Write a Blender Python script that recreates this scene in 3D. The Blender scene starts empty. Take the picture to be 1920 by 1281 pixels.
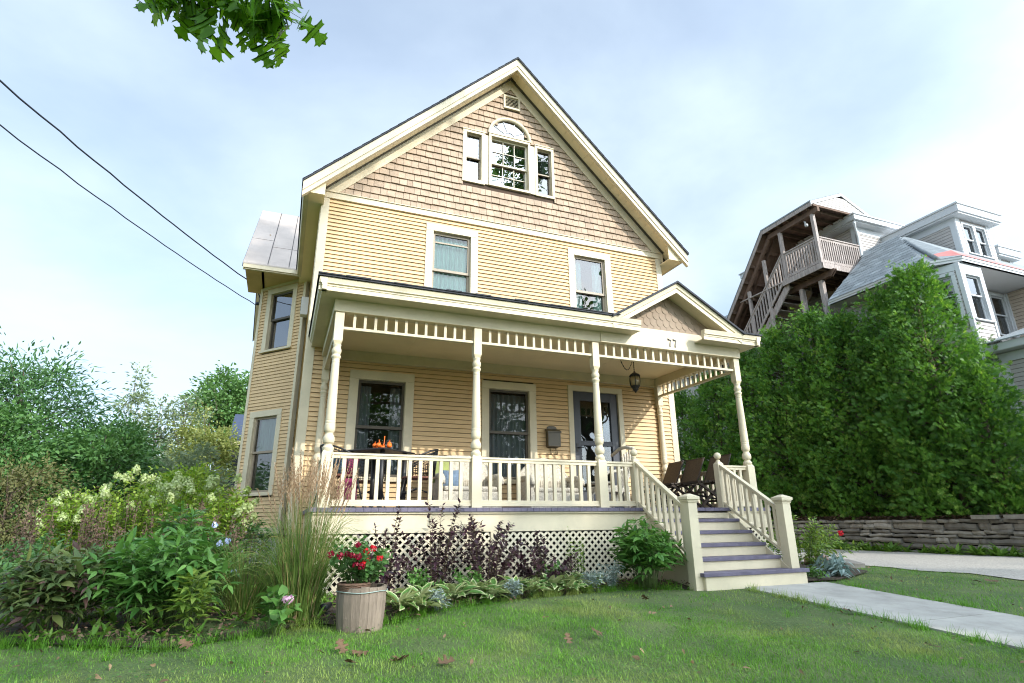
import bpy, math, random
import numpy as np
from mathutils import Vector, Matrix
random.seed(7); RNG=np.random.default_rng(11)
SC=bpy.context.scene; COL=SC.collection
D=2.114; GZ=-0.93; DX=3.13            # facade plane, ground at the house, ridge line
def gz(y, x=0): return GZ+(0.06*(max(y,-14)+1.2) if y<-1.2 else 0.0)

# ------------------------------------------------------------------ materials
def N(nt,t,**kw):
    n=nt.nodes.new(t)
    for k,v in kw.items():
        if k in n.inputs: n.inputs[k].default_value=v
        else: setattr(n,k,v)
    return n
def base_mat(name):
    m=bpy.data.materials.new(name); m.use_nodes=True; nt=m.node_tree
    b=nt.nodes['Principled BSDF']; return m,nt,b
def c4(c): return (c[0],c[1],c[2],1)
def paint(name,col,rough=.55,var=.10,scale=3.,bump=.0,bscale=40.,rand=0.,spec=.4,streak=(1,1,1),metal=0,dark=None,dscale=9.,damt=.5):
    """painted / mineral surface: object-space noise variation, optional per-piece variation, optional wear colour, fine bump"""
    m,nt,b=base_mat(name); L=nt.links.new
    tc=N(nt,'ShaderNodeTexCoord'); mp=N(nt,'ShaderNodeMapping'); mp.inputs['Scale'].default_value=streak
    L(tc.outputs['Object'],mp.inputs[0])
    n1=N(nt,'ShaderNodeTexNoise',Scale=scale,Detail=6.,Roughness=.62); L(mp.outputs[0],n1.inputs['Vector'])
    mr=N(nt,'ShaderNodeMapRange'); mr.inputs['To Min'].default_value=1-var*1.6; mr.inputs['To Max'].default_value=1+var*1.6
    mr.inputs['From Min'].default_value=.25; mr.inputs['From Max'].default_value=.75
    L(n1.outputs['Fac'],mr.inputs['Value']); val=mr.outputs[0]
    if rand:
        g=N(nt,'ShaderNodeNewGeometry'); r=N(nt,'ShaderNodeMapRange'); r.inputs['To Min'].default_value=1-rand; r.inputs['To Max'].default_value=1+rand
        L(g.outputs['Random Per Island'],r.inputs['Value']); mu=N(nt,'ShaderNodeMath',operation='MULTIPLY'); L(val,mu.inputs[0]); L(r.outputs[0],mu.inputs[1]); val=mu.outputs[0]
    h=N(nt,'ShaderNodeHueSaturation',Color=c4(col)); L(val,h.inputs['Value']); out=h.outputs[0]
    if dark:
        n2=N(nt,'ShaderNodeTexNoise',Scale=dscale,Detail=8.,Roughness=.7); L(mp.outputs[0],n2.inputs['Vector'])
        m2=N(nt,'ShaderNodeMapRange'); m2.inputs['From Min'].default_value=.52; m2.inputs['From Max'].default_value=.72; m2.inputs['To Max'].default_value=damt
        L(n2.outputs['Fac'],m2.inputs['Value']); mx=N(nt,'ShaderNodeMixRGB',Color2=c4(dark)); L(m2.outputs[0],mx.inputs[0]); L(out,mx.inputs[1]); out=mx.outputs[0]
    L(out,b.inputs['Base Color']); b.inputs['Roughness'].default_value=rough; b.inputs['Metallic'].default_value=metal
    b.inputs['Specular IOR Level'].default_value=spec
    if bump:
        n3=N(nt,'ShaderNodeTexNoise',Scale=bscale,Detail=4.); L(mp.outputs[0],n3.inputs['Vector'])
        bp=N(nt,'ShaderNodeBump',Strength=bump,Distance=.01); L(n3.outputs['Fac'],bp.inputs['Height']); L(bp.outputs[0],b.inputs['Normal'])
    return m
def leafm(name,c1,c2,trans=.32,rough=.45,c3=None,p3=.9,spec=.35,tone=0):
    """foliage: each leaf picks its own colour between c1 and c2 (a few c3), with light coming through"""
    m,nt,b=base_mat(name); L=nt.links.new
    g=N(nt,'ShaderNodeNewGeometry'); r=N(nt,'ShaderNodeValToRGB'); e=r.color_ramp.elements
    e[0].color=c4(c1); e[1].color=c4(c2); e[1].position=.85 if c3 else 1.
    if c3: x=e.new(p3); x.color=c4(c3)
    fac=g.outputs['Random Per Island']
    if tone:     # each plume of growth has its own shade of green
        at=N(nt,'ShaderNodeAttribute',attribute_name='tone'); mxx=N(nt,'ShaderNodeMix',data_type='FLOAT'); mxx.inputs[0].default_value=tone; L(fac,mxx.inputs[2]); L(at.outputs['Fac'],mxx.inputs[3]); fac=mxx.outputs[0]
    L(fac,r.inputs[0])
    L(r.outputs[0],b.inputs['Base Color']); b.inputs['Roughness'].default_value=rough; b.inputs['Specular IOR Level'].default_value=spec
    t=N(nt,'ShaderNodeBsdfTranslucent'); h=N(nt,'ShaderNodeHueSaturation',Value=1.35,Saturation=1.1,Hue=.49); L(r.outputs[0],h.inputs['Color']); L(h.outputs[0],t.inputs['Color'])
    mx=N(nt,'ShaderNodeMixShader',Fac=trans); L(b.outputs[0],mx.inputs[1]); L(t.outputs[0],mx.inputs[2])
    L(mx.outputs[0],nt.nodes['Material Output'].inputs['Surface']); return m
def glassm(name,ior=2.4,tint=(.9,.95,.95)):
    m,nt,b=base_mat(name); L=nt.links.new; nt.nodes.remove(b)
    fr=N(nt,'ShaderNodeFresnel',IOR=ior); tr=N(nt,'ShaderNodeBsdfTransparent',Color=c4(tint)); gl=N(nt,'ShaderNodeBsdfGlossy',Roughness=.0)
    tc=N(nt,'ShaderNodeTexCoord'); n=N(nt,'ShaderNodeTexNoise',Scale=2.2,Detail=1.); L(tc.outputs['Object'],n.inputs['Vector'])
    bp=N(nt,'ShaderNodeBump',Strength=.07,Distance=.05); L(n.outputs['Fac'],bp.inputs['Height']); L(bp.outputs[0],gl.inputs['Normal'])
    mx=N(nt,'ShaderNodeMixShader'); L(fr.outputs[0],mx.inputs[0]); L(tr.outputs[0],mx.inputs[1]); L(gl.outputs[0],mx.inputs[2])
    L(mx.outputs[0],nt.nodes['Material Output'].inputs['Surface']); return m
M={}
M['clap']=paint('yellow_clapboard_paint',(.645,.45,.24),.6,.08,1.6,.1,60,rand=.035,streak=(.3,1,1),dark=(.36,.26,.13),dscale=3.5,damt=.3)
M['shadowline']=paint('painted_shadow_line',(.07,.045,.03),.9,.2,5.)  # dark colour seen through siding slots, paints in the shadow lines under boards
M['trim']=paint('cream_trim_paint',(.62,.535,.375),.5,.08,2.,.06,50,dark=(.42,.37,.27),dscale=6.,damt=.25)
M['ceil']=paint('porch_ceiling_paint',(.84,.70,.46),.6,.05,1.5,.05,30)
M['shingle']=paint('tan_shingle_paint',(.395,.295,.21),.75,.16,5.,.25,70,rand=.085,dark=(.25,.16,.10),dscale=7.,damt=.4)
M['scallop']=paint('tan_scallop_paint',(.30,.225,.16),.7,.06,5.,.2,70,rand=.06)
M['roof']=paint('dark_asphalt_shingle',(.045,.047,.055),.9,.3,14.,.5,60,rand=.25)
M['panelroof']=paint('weathered_metal_roof',(.44,.375,.33),.5,.10,1.5,.1,20,dark=(.3,.24,.2),dscale=4.,damt=.3)
M['deck']=paint('purple_grey_deck_paint',(.115,.10,.145),.55,.2,6.,.15,40,dark=(.25,.22,.24),dscale=10.,damt=.35)
M['sash']=paint('taupe_sash_paint',(.32,.26,.19),.5,.06,5.)
M['whitesash']=paint('almond_vinyl_sash',(.66,.59,.45),.4,.03,5.)
M['dsash']=paint('dark_bronze_sash',(.085,.07,.05),.5,.1,5.)
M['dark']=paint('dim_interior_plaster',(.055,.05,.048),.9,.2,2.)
M['curtain']=paint('sheer_green_white_curtain',(.55,.80,.70),.9,.14,9.,streak=(6,6,.4))
M['curtaingrey']=paint('grey_lace_curtain',(.15,.16,.165),.9,.2,9.,streak=(6,6,.4))
M['blind']=paint('white_fabric_blind',(.72,.73,.78),.9,.04,3.)
M['glass']=glassm('window_glass',2.6)
M['glassbright']=glassm('sky_mirroring_glass',5.5)
M['glasssoft']=glassm('softly_mirroring_glass',2.1,(.8,.88,.92))
M['glassclear']=glassm('clear_window_glass',1.75)
M['glassmid']=glassm('half_mirroring_glass',3.8)
M['glasslow']=glassm('porch_window_glass',1.55)
M['door']=paint('charcoal_storm_door_paint',(.040,.044,.055),.4,.1,5.)
M['iron']=paint('black_wrought_iron',(.018,.016,.016),.45,.2,8.,spec=.5)
M['lattice']=paint('cream_lattice_paint',(.66,.585,.43),.6,.08,5.,.1,40,rand=.05)
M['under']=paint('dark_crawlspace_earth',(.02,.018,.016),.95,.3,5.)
M['found']=paint('grey_stone_foundation',(.48,.46,.42),.85,.15,4.,.4,20)
M['wicker']=paint('whitewashed_wicker',(.52,.47,.38),.7,.25,30.,.9,90)
M['sling']=paint('brown_sling_fabric',(.085,.058,.035),.8,.2,25.,.3,120,streak=(1,1,3))
M['darkwood']=paint('dark_brown_teak',(.04,.026,.018),.55,.3,12.,.2,40)
M['cushion']=paint('russet_seat_cushion',(.20,.085,.06),.9,.15,10.,.3,60)
M['magenta']=paint('magenta_cloth',(.22,.025,.08),.9,.1,8.)
M['teal']=paint('blue_patterned_cloth',(.09,.17,.23),.9,.45,40.)
M['green']=paint('olive_green_cloth',(.27,.30,.10),.9,.15,8.)
M['slate']=paint('slate_blue_cloth',(.16,.22,.30),.9,.25,20.)
M['orange']=paint('orange_gourd_skin',(.80,.16,.02),.45,.15,8.,rand=.2)
M['olive']=paint('olive_brown_mailbox_enamel',(.075,.06,.032),.4,.1,6.,spec=.5)
M['lamp']=paint('black_lantern_iron',(.012,.011,.010),.5,.2,9.,spec=.5)
M['lampglass']=paint('amber_seeded_glass',(.36,.27,.15),.15,.1,9.,spec=.6)
M['num']=paint('black_house_number',(.02,.018,.018),.5,.05,5.)
M['utility']=paint('white_meter_box',(.62,.62,.60),.5,.04,5.)
M['barrel']=paint('weathered_oak_stave',(.22,.175,.135),.85,.22,3.,.5,30,rand=.16,streak=(9,9,.7),dark=(.12,.09,.07),dscale=4.,damt=.5)
M['wire']=paint('teal_wire_hoop',(.28,.36,.33),.5,.1,9.)
M['basket']=paint('brown_wicker_basket',(.12,.07,.045),.75,.3,20.,.8,60)
M['soil']=paint('dark_garden_soil',(.055,.04,.028),.95,.35,9.,.8,25)
M['path']=paint('pale_concrete_path',(.36,.345,.31),.85,.16,2.5,.35,60,dark=(.17,.16,.145),dscale=3.,damt=.55)
M['drive']=paint('pale_gravel_drive',(.35,.325,.285),.9,.3,38.,1.,50,dark=(.24,.22,.19),dscale=9.,damt=.6)
M['stone']=paint('grey_fieldstone',(.235,.215,.185),.85,.2,6.,.7,18,rand=.38,dark=(.10,.085,.07),dscale=5.,damt=.6)
M['brick']=paint('old_red_brick',(.22,.13,.10),.85,.2,10.,.5,40,rand=.2)
M['oakleaf']=paint('dry_brown_oak_leaf',(.15,.09,.045),.75,.35,12.,rand=.4)
M['spot']=paint('black_spotlight_plastic',(.015,.015,.018),.4,.1,6.)
M['cable']=paint('dark_service_cable',(.02,.025,.035),.6,.1,5.)
M['bark']=paint('grey_brown_bark',(.12,.09,.065),.9,.3,8.,.8,20,streak=(3,3,.6))
M['stem']=paint('brown_green_stem',(.10,.085,.04),.8,.3,10.)
M['gstem']=paint('green_stem',(.09,.14,.04),.7,.25,10.)
M['nwall']=paint('pale_beige_vinyl_siding',(.47,.435,.41),.6,.04,1.5,rand=.02)
M['ntan']=paint('tan_vinyl_siding',(.50,.42,.34),.6,.04,1.5,rand=.02)
M['ntrim']=paint('white_vinyl_trim',(.56,.575,.59),.5,.03,2.)
M['nroof']=paint('grey_asphalt_shingle',(.25,.275,.285),.9,.18,6.,.5,50,rand=.2)
M['nred']=paint('faded_red_flashing',(.55,.20,.18),.7,.12,3.)
M['oldwood']=paint('weathered_grey_timber',(.36,.31,.285),.85,.25,4.,.4,30,rand=.2,streak=(4,4,.7),dark=(.16,.09,.055),dscale=5.,damt=.6)
M['brownwood']=paint('brown_rough_timber',(.135,.085,.06),.85,.25,4.,.4,30,rand=.25)
M['shedroof']=paint('blue_slate_roof',(.045,.06,.10),.8,.1,5.)

# ------------------------------------------------------------------ mesh builder
class MB:
    def __init__(s,frame=None): s.v=[]; s.f=[]; s.F=frame; s.smooth=[]
    def P(s,p):
        if s.F is None: return tuple(p)
        O,U,Nn=s.F; return (O[0]+p[0]*U[0]+p[1]*Nn[0], O[1]+p[0]*U[1]+p[1]*Nn[1], O[2]+p[2])
    def add(s,vs,fs,sm=False):
        o=len(s.v); s.v+= [s.P(p) for p in vs]; s.f+=[tuple(i+o for i in f) for f in fs]; s.smooth+=[sm]*len(fs)
    def box(s,a0,a1,b0,b1,c0,c1):
        s.add([(a0,b0,c0),(a1,b0,c0),(a1,b1,c0),(a0,b1,c0),(a0,b0,c1),(a1,b0,c1),(a1,b1,c1),(a0,b1,c1)],
              [(0,3,2,1),(4,5,6,7),(0,1,5,4),(1,2,6,5),(2,3,7,6),(3,0,4,7)])
    def beam(s,p,q,w,h,up=(0,0,1)):
        p=Vector(p);q=Vector(q);d=(q-p).normalized();upv=Vector(up)
        x=d.cross(upv)
        if x.length<1e-4: x=d.cross(Vector((0,1,0)))
        x.normalize(); y=x.cross(d)
        vs=[]
        for e in (p,q):
            for a,b in ((-1,-1),(1,-1),(1,1),(-1,1)): vs.append(tuple(e+x*(a*w/2)+y*(b*h/2)))
        s.add(vs,[(0,1,2,3),(7,6,5,4),(0,4,5,1),(1,5,6,2),(2,6,7,3),(3,7,4,0)])
    def poly(s,pts,off):
        """polygon pts extruded by vector off"""
        n=len(pts); o=Vector(off); vs=[tuple(p) for p in pts]+[tuple(Vector(p)+o) for p in pts]
        s.add(vs,[tuple(range(n))[::-1],tuple(range(n,2*n))]+[(i,(i+1)%n,n+(i+1)%n,n+i) for i in range(n)])
    def sweep(s,prof,p,q,A,B):
        p=Vector(p);q=Vector(q);A=Vector(A);B=Vector(B);n=len(prof)
        vs=[tuple(e+A*a+B*b) for e in (p,q) for a,b in prof]
        s.add(vs,[(i,(i+1)%n,n+(i+1)%n,n+i) for i in range(n)]+[tuple(range(n))[::-1],tuple(range(n,2*n))])
    def tube(s,pts,r,k=8,close=False):
        pts=[Vector(p) for p in pts]; n=len(pts); rs=r if isinstance(r,(list,tuple)) else [r]*n
        vs=[];fs=[]; prev=None
        for i,p in enumerate(pts):
            if close: d=pts[(i+1)%n]-pts[i-1]
            else: d=pts[min(i+1,n-1)]-pts[max(i-1,0)]
            d.normalize()
            x=(prev-d*prev.dot(d)) if prev is not None else d.cross(Vector((0,0,1)))
            if x.length<1e-3: x=d.cross(Vector((1,0.2,0)))
            x.normalize(); y=d.cross(x); prev=x
            for j in range(k):
                a=2*math.pi*j/k; vs.append(tuple(p+x*(rs[i]*math.cos(a))+y*(rs[i]*math.sin(a))))
        m=n if close else n-1
        for i in range(m):
            for j in range(k): fs.append((i*k+j,i*k+(j+1)%k,((i+1)%n)*k+(j+1)%k,((i+1)%n)*k+j))
        if not close: fs+= [tuple(range(k))[::-1],tuple(range((n-1)*k,n*k))]
        s.add(vs,fs,True)
    def lathe(s,prof,c,k=20,sx=1,sy=1):
        vs=[];fs=[];n=len(prof)
        for z,r in prof:
            for j in range(k):
                a=2*math.pi*j/k; vs.append((c[0]+r*sx*math.cos(a),c[1]+r*sy*math.sin(a),c[2]+z))
        for i in range(n-1):
            for j in range(k): fs.append((i*k+j,i*k+(j+1)%k,(i+1)*k+(j+1)%k,(i+1)*k+j))
        fs+=[tuple(range(k))[::-1],tuple(range((n-1)*k,n*k))]
        s.add(vs,fs,True)
    def ball(s,c,r,k=12,sz=1.,sx=1.,sy=1.):
        s.lathe([(-r*sz*math.cos(math.pi*i/10),max(r*math.sin(math.pi*i/10),1e-4)) for i in range(11)],c,k,sx,sy)
    def out(s,name,mat,parent=None,bevel=0,kind=None):
        me=bpy.data.meshes.new(name); me.from_pydata(s.v,[],s.f); me.polygons.foreach_set('use_smooth',s.smooth)
        me.materials.append(M[mat] if isinstance(mat,str) else mat); me.update()
        o=bpy.data.objects.new(name,me); COL.objects.link(o)
        if parent is not None: attach(o,parent)
        if bevel:
            b=o.modifiers.new('bevel','BEVEL'); b.width=bevel; b.segments=2; b.limit_method='ANGLE'
        if kind: o['kind']=kind
        return o
WP={}
def wpos(o):
    p=Vector((0,0,0))
    while o is not None: p=p+o.location; o=o.parent
    return p
def attach(o,parent):
    o.parent=parent; o.location=-wpos(parent)
def thing(name,label,cat,loc=(0,0,0),group=None):
    o=bpy.data.objects.new(name,None); o.empty_display_size=.2; COL.objects.link(o); o.location=loc
    o['label']=label; o['category']=cat
    if group: o['group']=group
    return o
def tag(o,label,cat,group=None):
    o['label']=label; o['category']=cat
    if group: o['group']=group
    return o
def kids(o): return [c for c in bpy.data.objects if c.parent==o]
def dup(o,label,loc=None,rz=None,sc=None,parent=None,group=None):
    c=o.copy(); COL.objects.link(c)
    if parent is not None: c.parent=parent
    if label: c['label']=label
    if group: c['group']=group
    if loc is not None: c.location=loc
    if rz is not None: c.rotation_euler[2]=rz
    if sc is not None: c.scale=(sc,sc,sc) if not isinstance(sc,tuple) else sc
    for k in list(o.children):
        dup(k,None,parent=c)
    return c

# ------------------------------------------------------------------ numpy leaf scattering
def norm(a): return a/np.maximum(np.linalg.norm(a,axis=-1,keepdims=True),1e-9)
def frames(d,up):
    y=norm(d); x=np.cross(y,up); bad=np.linalg.norm(x,axis=1)<1e-3; x[bad]=np.cross(y[bad],np.array([1.,.3,.1])); x=norm(x); z=np.cross(x,y)
    return np.stack([x,y,z],axis=2)       # columns
def scatter(tv,tf,P,R,S):
    """template (tv,tf triangles) placed N times -> (V,F)"""
    tv=np.asarray(tv,float); tf=np.asarray(tf,int); n=len(P); k=len(tv)
    S=np.asarray(S,float); 
    if S.ndim==1: S=np.repeat(S[:,None],3,1)
    V=np.einsum('nij,nkj->nki',R,tv[None]*S[:,None,:])+np.asarray(P)[:,None,:]
    F=tf[None]+(np.arange(n)*k)[:,None,None]
    return V.reshape(-1,3),F.reshape(-1,3)
def join(parts):
    V=[];F=[];o=0
    for v,f in parts: V.append(v);F.append(f+o);o+=len(v)
    return np.concatenate(V),np.concatenate(F)
def npmesh(name,V,F,mat,parent=None,kind=None,smooth=False,tone=None):
    me=bpy.data.meshes.new(name); V=np.ascontiguousarray(V,np.float32); F=np.ascontiguousarray(F,np.int32)
    me.vertices.add(len(V)); me.vertices.foreach_set('co',V.ravel())
    me.loops.add(F.size); me.loops.foreach_set('vertex_index',F.ravel())
    me.polygons.add(len(F)); me.polygons.foreach_set('loop_start',np.arange(0,F.size,3,dtype=np.int32))
    if smooth: me.polygons.foreach_set('use_smooth',np.ones(len(F),bool))
    me.materials.append(M[mat] if isinstance(mat,str) else mat); me.update(calc_edges=True)
    if tone is not None: me.attributes.new('tone','FLOAT','POINT').data.foreach_set('value',np.ascontiguousarray(tone,np.float32))
    o=bpy.data.objects.new(name,me); COL.objects.link(o)
    if parent is not None: attach(o,parent)
    if kind: o['kind']=kind
    return o
def leaf_t(w=.25,fold=.06,droop=.15,tip=1.0,wide=.4):
    """pointed leaf, base at origin, along +Y, unit length, folded on its midrib"""
    v=[(0,0,0)]; f=[]
    st=[(wide*.5,w*.8),(wide,w),((wide+1)/2,w*.62)]
    for t,ww in st:
        z=-droop*t*t
        v+=[(-ww,t,z+fold),(0,t,z),(ww,t,z+fold)]
    v.append((0,tip,-droop*1.05))
    f+=[(0,2,1),(0,3,2)]
    for i in range(2):
        a=1+3*i; b=a+3
        f+=[(a,a+1,b),(a+1,b+1,b),(a+1,a+2,b+1),(a+2,b+2,b+1)]
    f+=[(7,8,10),(8,9,10)]
    return np.array(v,float),np.array(f)
def quadleaf_t(w=.3):
    v=[(0,0,0),(-w,.45,.05),(0,.5,-.02),(w,.45,.05),(0,1,-.12)]
    return np.array(v,float),np.array([(0,2,1),(0,3,2),(1,2,4),(2,3,4)])
def lobed_t():
    """red-oak leaf: pairs of pointed lobes each side of the midrib"""
    out=[(.03,0),(.035,.12),(.22,.16),(.30,.10),(.27,.20),(.12,.27),(.14,.36),(.36,.44),(.50,.40),(.43,.50),(.46,.56),(.20,.55),(.13,.62),(.22,.74),(.34,.78),(.22,.82),(.22,.90),(.10,.88),(0,1.)]
    R=[(x,y) for x,y in out]; Lh=[(-x,y) for x,y in out[:-1]]
    v=[];f=[]
    mid=[(0,y) for x,y in out]
    n=len(out)
    for (x,y) in out: v.append((x,y,.04*abs(x)*2-.12*y*y))
    for (x,y) in out: v.append((-x,y,.04*abs(x)*2-.12*y*y))
    for (x,y) in out: v.append((0,y,-.12*y*y))
    for i in range(n-1):
        f+=[(2*n+i,i,i+1),(2*n+i,i+1,2*n+i+1),(2*n+i,n+i+1,n+i),(2*n+i,2*n+i+1,n+i+1)]
    return np.array(v,float),np.array([t for t in f if len({tuple(v[k]) for k in t})==3])
def spray_t(seed=0):
    """arborvitae fan: a flat spray of forked scale-leaf fingers"""
    r=np.random.default_rng(seed); v=[];f=[]
    def finger(p,q,w):
        p=np.array(p);q=np.array(q);d=(q-p)/np.linalg.norm(q-p);s=np.array([d[1],-d[0],0])*w
        o=len(v); m=(p+q)/2
        v.extend([p,m-s,m+s,q]); f.extend([(o,o+1,o+2),(o+1,o+3,o+2)])
    finger((0,0,0),(0,1,-.10),.05)
    for i in range(6):
        t=.18+.13*i
        for sgn in (-1,1):
            l=(.46-.045*i)*r.uniform(.75,1.15); a=math.radians(r.uniform(32,52))
            e=(sgn*l*math.sin(a),t+l*math.cos(a),-.1*t+r.uniform(-.09,.05))
            finger((0,t,-.1*t),e,.05)
            if i<4:
                for g in (.45,.75):
                    b=(e[0]*g,t+(e[1]-t)*g,e[2]*g-.02); l2=l*.42
                    finger(b,(b[0]+sgn*l2*.85*r.uniform(.5,1),b[1]+l2*r.uniform(.1,.5),b[2]+r.uniform(-.05,.05)),.038)
    return np.array(v,float),np.array(f)
LEAF={'peony':leaf_t(.165,.04,.2),'ovate':leaf_t(.24,.05,.18),'lance':leaf_t(.13,.04,.22),'broad':leaf_t(.34,.06,.2,wide=.42),'small':quadleaf_t(.3),'round':quadleaf_t(.45),'lobed':lobed_t()}
def rdirs(n,rng=RNG): return norm(rng.normal(size=(n,3)))
CAMP=(-0.4435,-6.8105,-0.1759); CAMR=(0.37956,0.31097,-0.01020)
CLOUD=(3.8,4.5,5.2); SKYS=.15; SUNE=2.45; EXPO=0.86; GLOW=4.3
# ------------------------------------------------------------------ the yellow house
FR=((0,D,0),(1,0,0),(0,-1,0))              # front facade frame: (x, out, z)
HX0,HX1=-.306,6.49; HY1=12.2
house=thing('yellow_house','tall yellow clapboard house with a steep tan shingled gable and a turned-post front porch','house',(3.1,4.,GZ))
def clap(mb,u0,u1,z0,z1,openings=(),ex=.073,t0=.019):
    n=int(math.ceil((z1-z0)/ex))
    for i in range(n):
        a=z0+i*ex; b=min(a+ex,z1); bt=b-ex*.085
        segs=[(u0,u1)]
        for (o0,o1,p0,p1) in openings:
            if p0<b-.01 and p1>a+.01:
                ns=[]
                for s in segs:
                    if o1<=s[0] or o0>=s[1]: ns.append(s)
                    else:
                        if o0>s[0]: ns.append((s[0],o0))
                        if o1<s[1]: ns.append((o1,s[1]))
                segs=ns
        for (s0,s1) in segs:
            # boards butt at staggered joints
            cuts=[s0]
            x=s0+random.uniform(.8,3.6)
            while x<s1-.4: cuts.append(x); x+=random.uniform(2.2,3.8)
            cuts.append(s1)
            for c0,c1 in zip(cuts[:-1],cuts[1:]):
                j=random.uniform(-.0012,.0012); c1=c1-.0015
                mb.add([(c0,t0+j,a),(c1,t0+j,a),(c1,.004,bt),(c0,.004,bt),(c0,-.012,a),(c1,-.012,a),(c0,-.012,bt),(c1,-.012,bt)],
                       [(0,1,2,3),(1,0,4,5),(0,3,6,4),(2,1,5,7),(3,2,7,6)])
def shadow_backing(F,u0,u1,z0,z1,openings,parent):
    mb=MB(F); us=sorted({u0,u1}|{o for a in openings for o in a[:2] if u0<o<u1}); zs=sorted({z0,z1}|{o for a in openings for o in a[2:] if z0<o<z1})
    for a,b in zip(us[:-1],us[1:]):
        for c,d in zip(zs[:-1],zs[1:]):
            m,n=(a+b)/2,(c+d)/2
            if not any(o[0]<m<o[1] and o[2]<n<o[3] for o in openings): mb.add([(a,-.010,c),(b,-.010,c),(b,-.010,d),(a,-.010,d)],[(0,1,2,3)])
    return mb.out('shadow_line_backing','shadowline',parent)  # dark sheet added behind the boards to deepen their shadow lines
def curtain(F,u0,u1,z0,z1,n,mat,parent,amp=.025,wl=.09,name='curtain'):
    mb=MB(F); k=max(24,int((u1-u0)/.012)); vs=[];fs=[]
    for i in range(k+1):
        u=u0+(u1-u0)*i/k; w=amp*math.sin(2*math.pi*u/wl+1.3*math.sin(u*7))
        for z in (z0,z1): vs.append((u,n+w*(1.15 if z==z0 else .7),z))
    for i in range(k): fs.append((2*i,2*i+2,2*i+3,2*i+1))
    mb.add(vs,fs,True); return mb.out(name,mat,parent)
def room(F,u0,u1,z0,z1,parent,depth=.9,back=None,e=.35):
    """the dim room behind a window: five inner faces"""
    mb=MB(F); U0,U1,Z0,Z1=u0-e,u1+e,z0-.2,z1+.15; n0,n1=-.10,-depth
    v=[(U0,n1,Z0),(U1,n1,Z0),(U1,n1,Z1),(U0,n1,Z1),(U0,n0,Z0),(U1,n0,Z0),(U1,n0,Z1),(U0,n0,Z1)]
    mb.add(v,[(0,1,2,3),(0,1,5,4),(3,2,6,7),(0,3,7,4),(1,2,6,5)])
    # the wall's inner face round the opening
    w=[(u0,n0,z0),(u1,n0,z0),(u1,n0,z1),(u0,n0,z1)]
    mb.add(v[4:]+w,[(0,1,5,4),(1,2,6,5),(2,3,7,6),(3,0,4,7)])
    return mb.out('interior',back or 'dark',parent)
def window(root,F,u0,u1,z0,z1,cw=.135,mat='trim',smat='sash',meet=None,sill=True,cur=None,muntin=None,gl='glass',cut=None,name='window',headw=None,sw=.04,transom=None,proud=.03,re=.35):
    """u0..z1 = outside of the casing. returns the opening to leave in the siding"""
    hw=headw or cw; a0,a1,b0,b1=u0+cw,u1-cw,z0+(.06 if sill else cw),z1-hw
    mb=MB(F)
    mb.box(u0,a0,-.02,proud,z0+(.03 if sill else 0),z1-hw); mb.box(a1,u1,-.02,proud,z0+(.03 if sill else 0),z1-hw)
    mb.box(u0,u1,-.02,proud+.003,z1-hw,z1)
    if not sill: mb.box(a0,a1,-.02,proud,z0,z0+cw)
    if sill: mb.box(u0-.02,u1+.02,-.02,proud+.035,z0-.01,z0+.03); mb.box(a0,a1,-.09,proud-.01,z0+.032,b0)
    else: mb.box(u0-.008,u1+.008,-.01,proud+.016,z1,z1+.022)
    # jambs
    mb.box(a0-.02,a0+.004,-.11,-.021,b0,b1); mb.box(a1-.004,a1+.02,-.11,-.021,b0,b1); mb.box(a0,a1,-.11,-.021,b1-.004,b1+.02)
    w=mb.out(name,mat,root,bevel=.004)
    meet=meet if meet is not None else (b0+b1)/2
    def sash(p0,p1,q0,q1,n,gr):
        s=MB(F); s.box(p0,p0+sw,n-.03,n,q0,q1); s.box(p1-sw,p1,n-.03,n,q0,q1); s.box(p0+sw,p1-sw,n-.028,n-.001,q1-sw,q1); s.box(p0+sw,p1-sw,n-.028,n-.001,q0,q0+sw*1.15)
        if gr:
            nx,nz=gr
            for i in range(1,nx): x=p0+sw+(p1-p0-2*sw)*i/nx; s.box(x-.006,x+.006,n-.02,n-.006,q0+sw,q1-sw)
            for i in range(1,nz): z=q0+sw+(q1-q0-2*sw)*i/nz; s.box(p0+sw,p1-sw,n-.019,n-.007,z-.006,z+.006)
        so=s.out('sash',smat,w)
        g=MB(F); e=n-.024; g.add([(p0+sw-.004,e,q0+sw),(p1-sw+.004,e,q0+sw),(p1-sw+.004,e,q1-sw+.004),(p0+sw-.004,e,q1-sw+.004)],[(0,1,2,3)])
        g.out('pane',gl,w)
    sash(a0+.005,a1-.005,meet-.02,b1-.004,-.03,muntin); sash(a0+.005,a1-.005,b0,meet+.02,-.064,muntin)
    if transom:
        s=MB(F); s.box(a0+.045,a1-.045,-.05,-.027,transom-.014,transom+.014); s.out('glazing_bar',smat,w)
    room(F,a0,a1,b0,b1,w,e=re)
    if cur:
        for (c0,c1,d0,d1,m) in cur: curtain(F,a0+(a1-a0)*c0,a0+(a1-a0)*c1,b0+(b1-b0)*d0,b0+(b1-b0)*d1,-.14,m,w)
    return (u0+.03,u1-.03,z0+.02,z1-.03)
op=[]
# porch level
op.append(window(house,FR,.368,1.388,.445,2.145,smat='dsash',meet=1.26,gl='glasslow',cw=.14,cur=[(.0,.3,.0,.95,'curtaingrey'),(.72,1.,0,.95,'curtaingrey')]))
op.append(window(house,FR,2.548,3.552,.445,2.15,smat='dsash',meet=1.28,gl='glasslow',cw=.13,cur=[(0.,1.,.0,.96,'curtaingrey')]))
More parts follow.
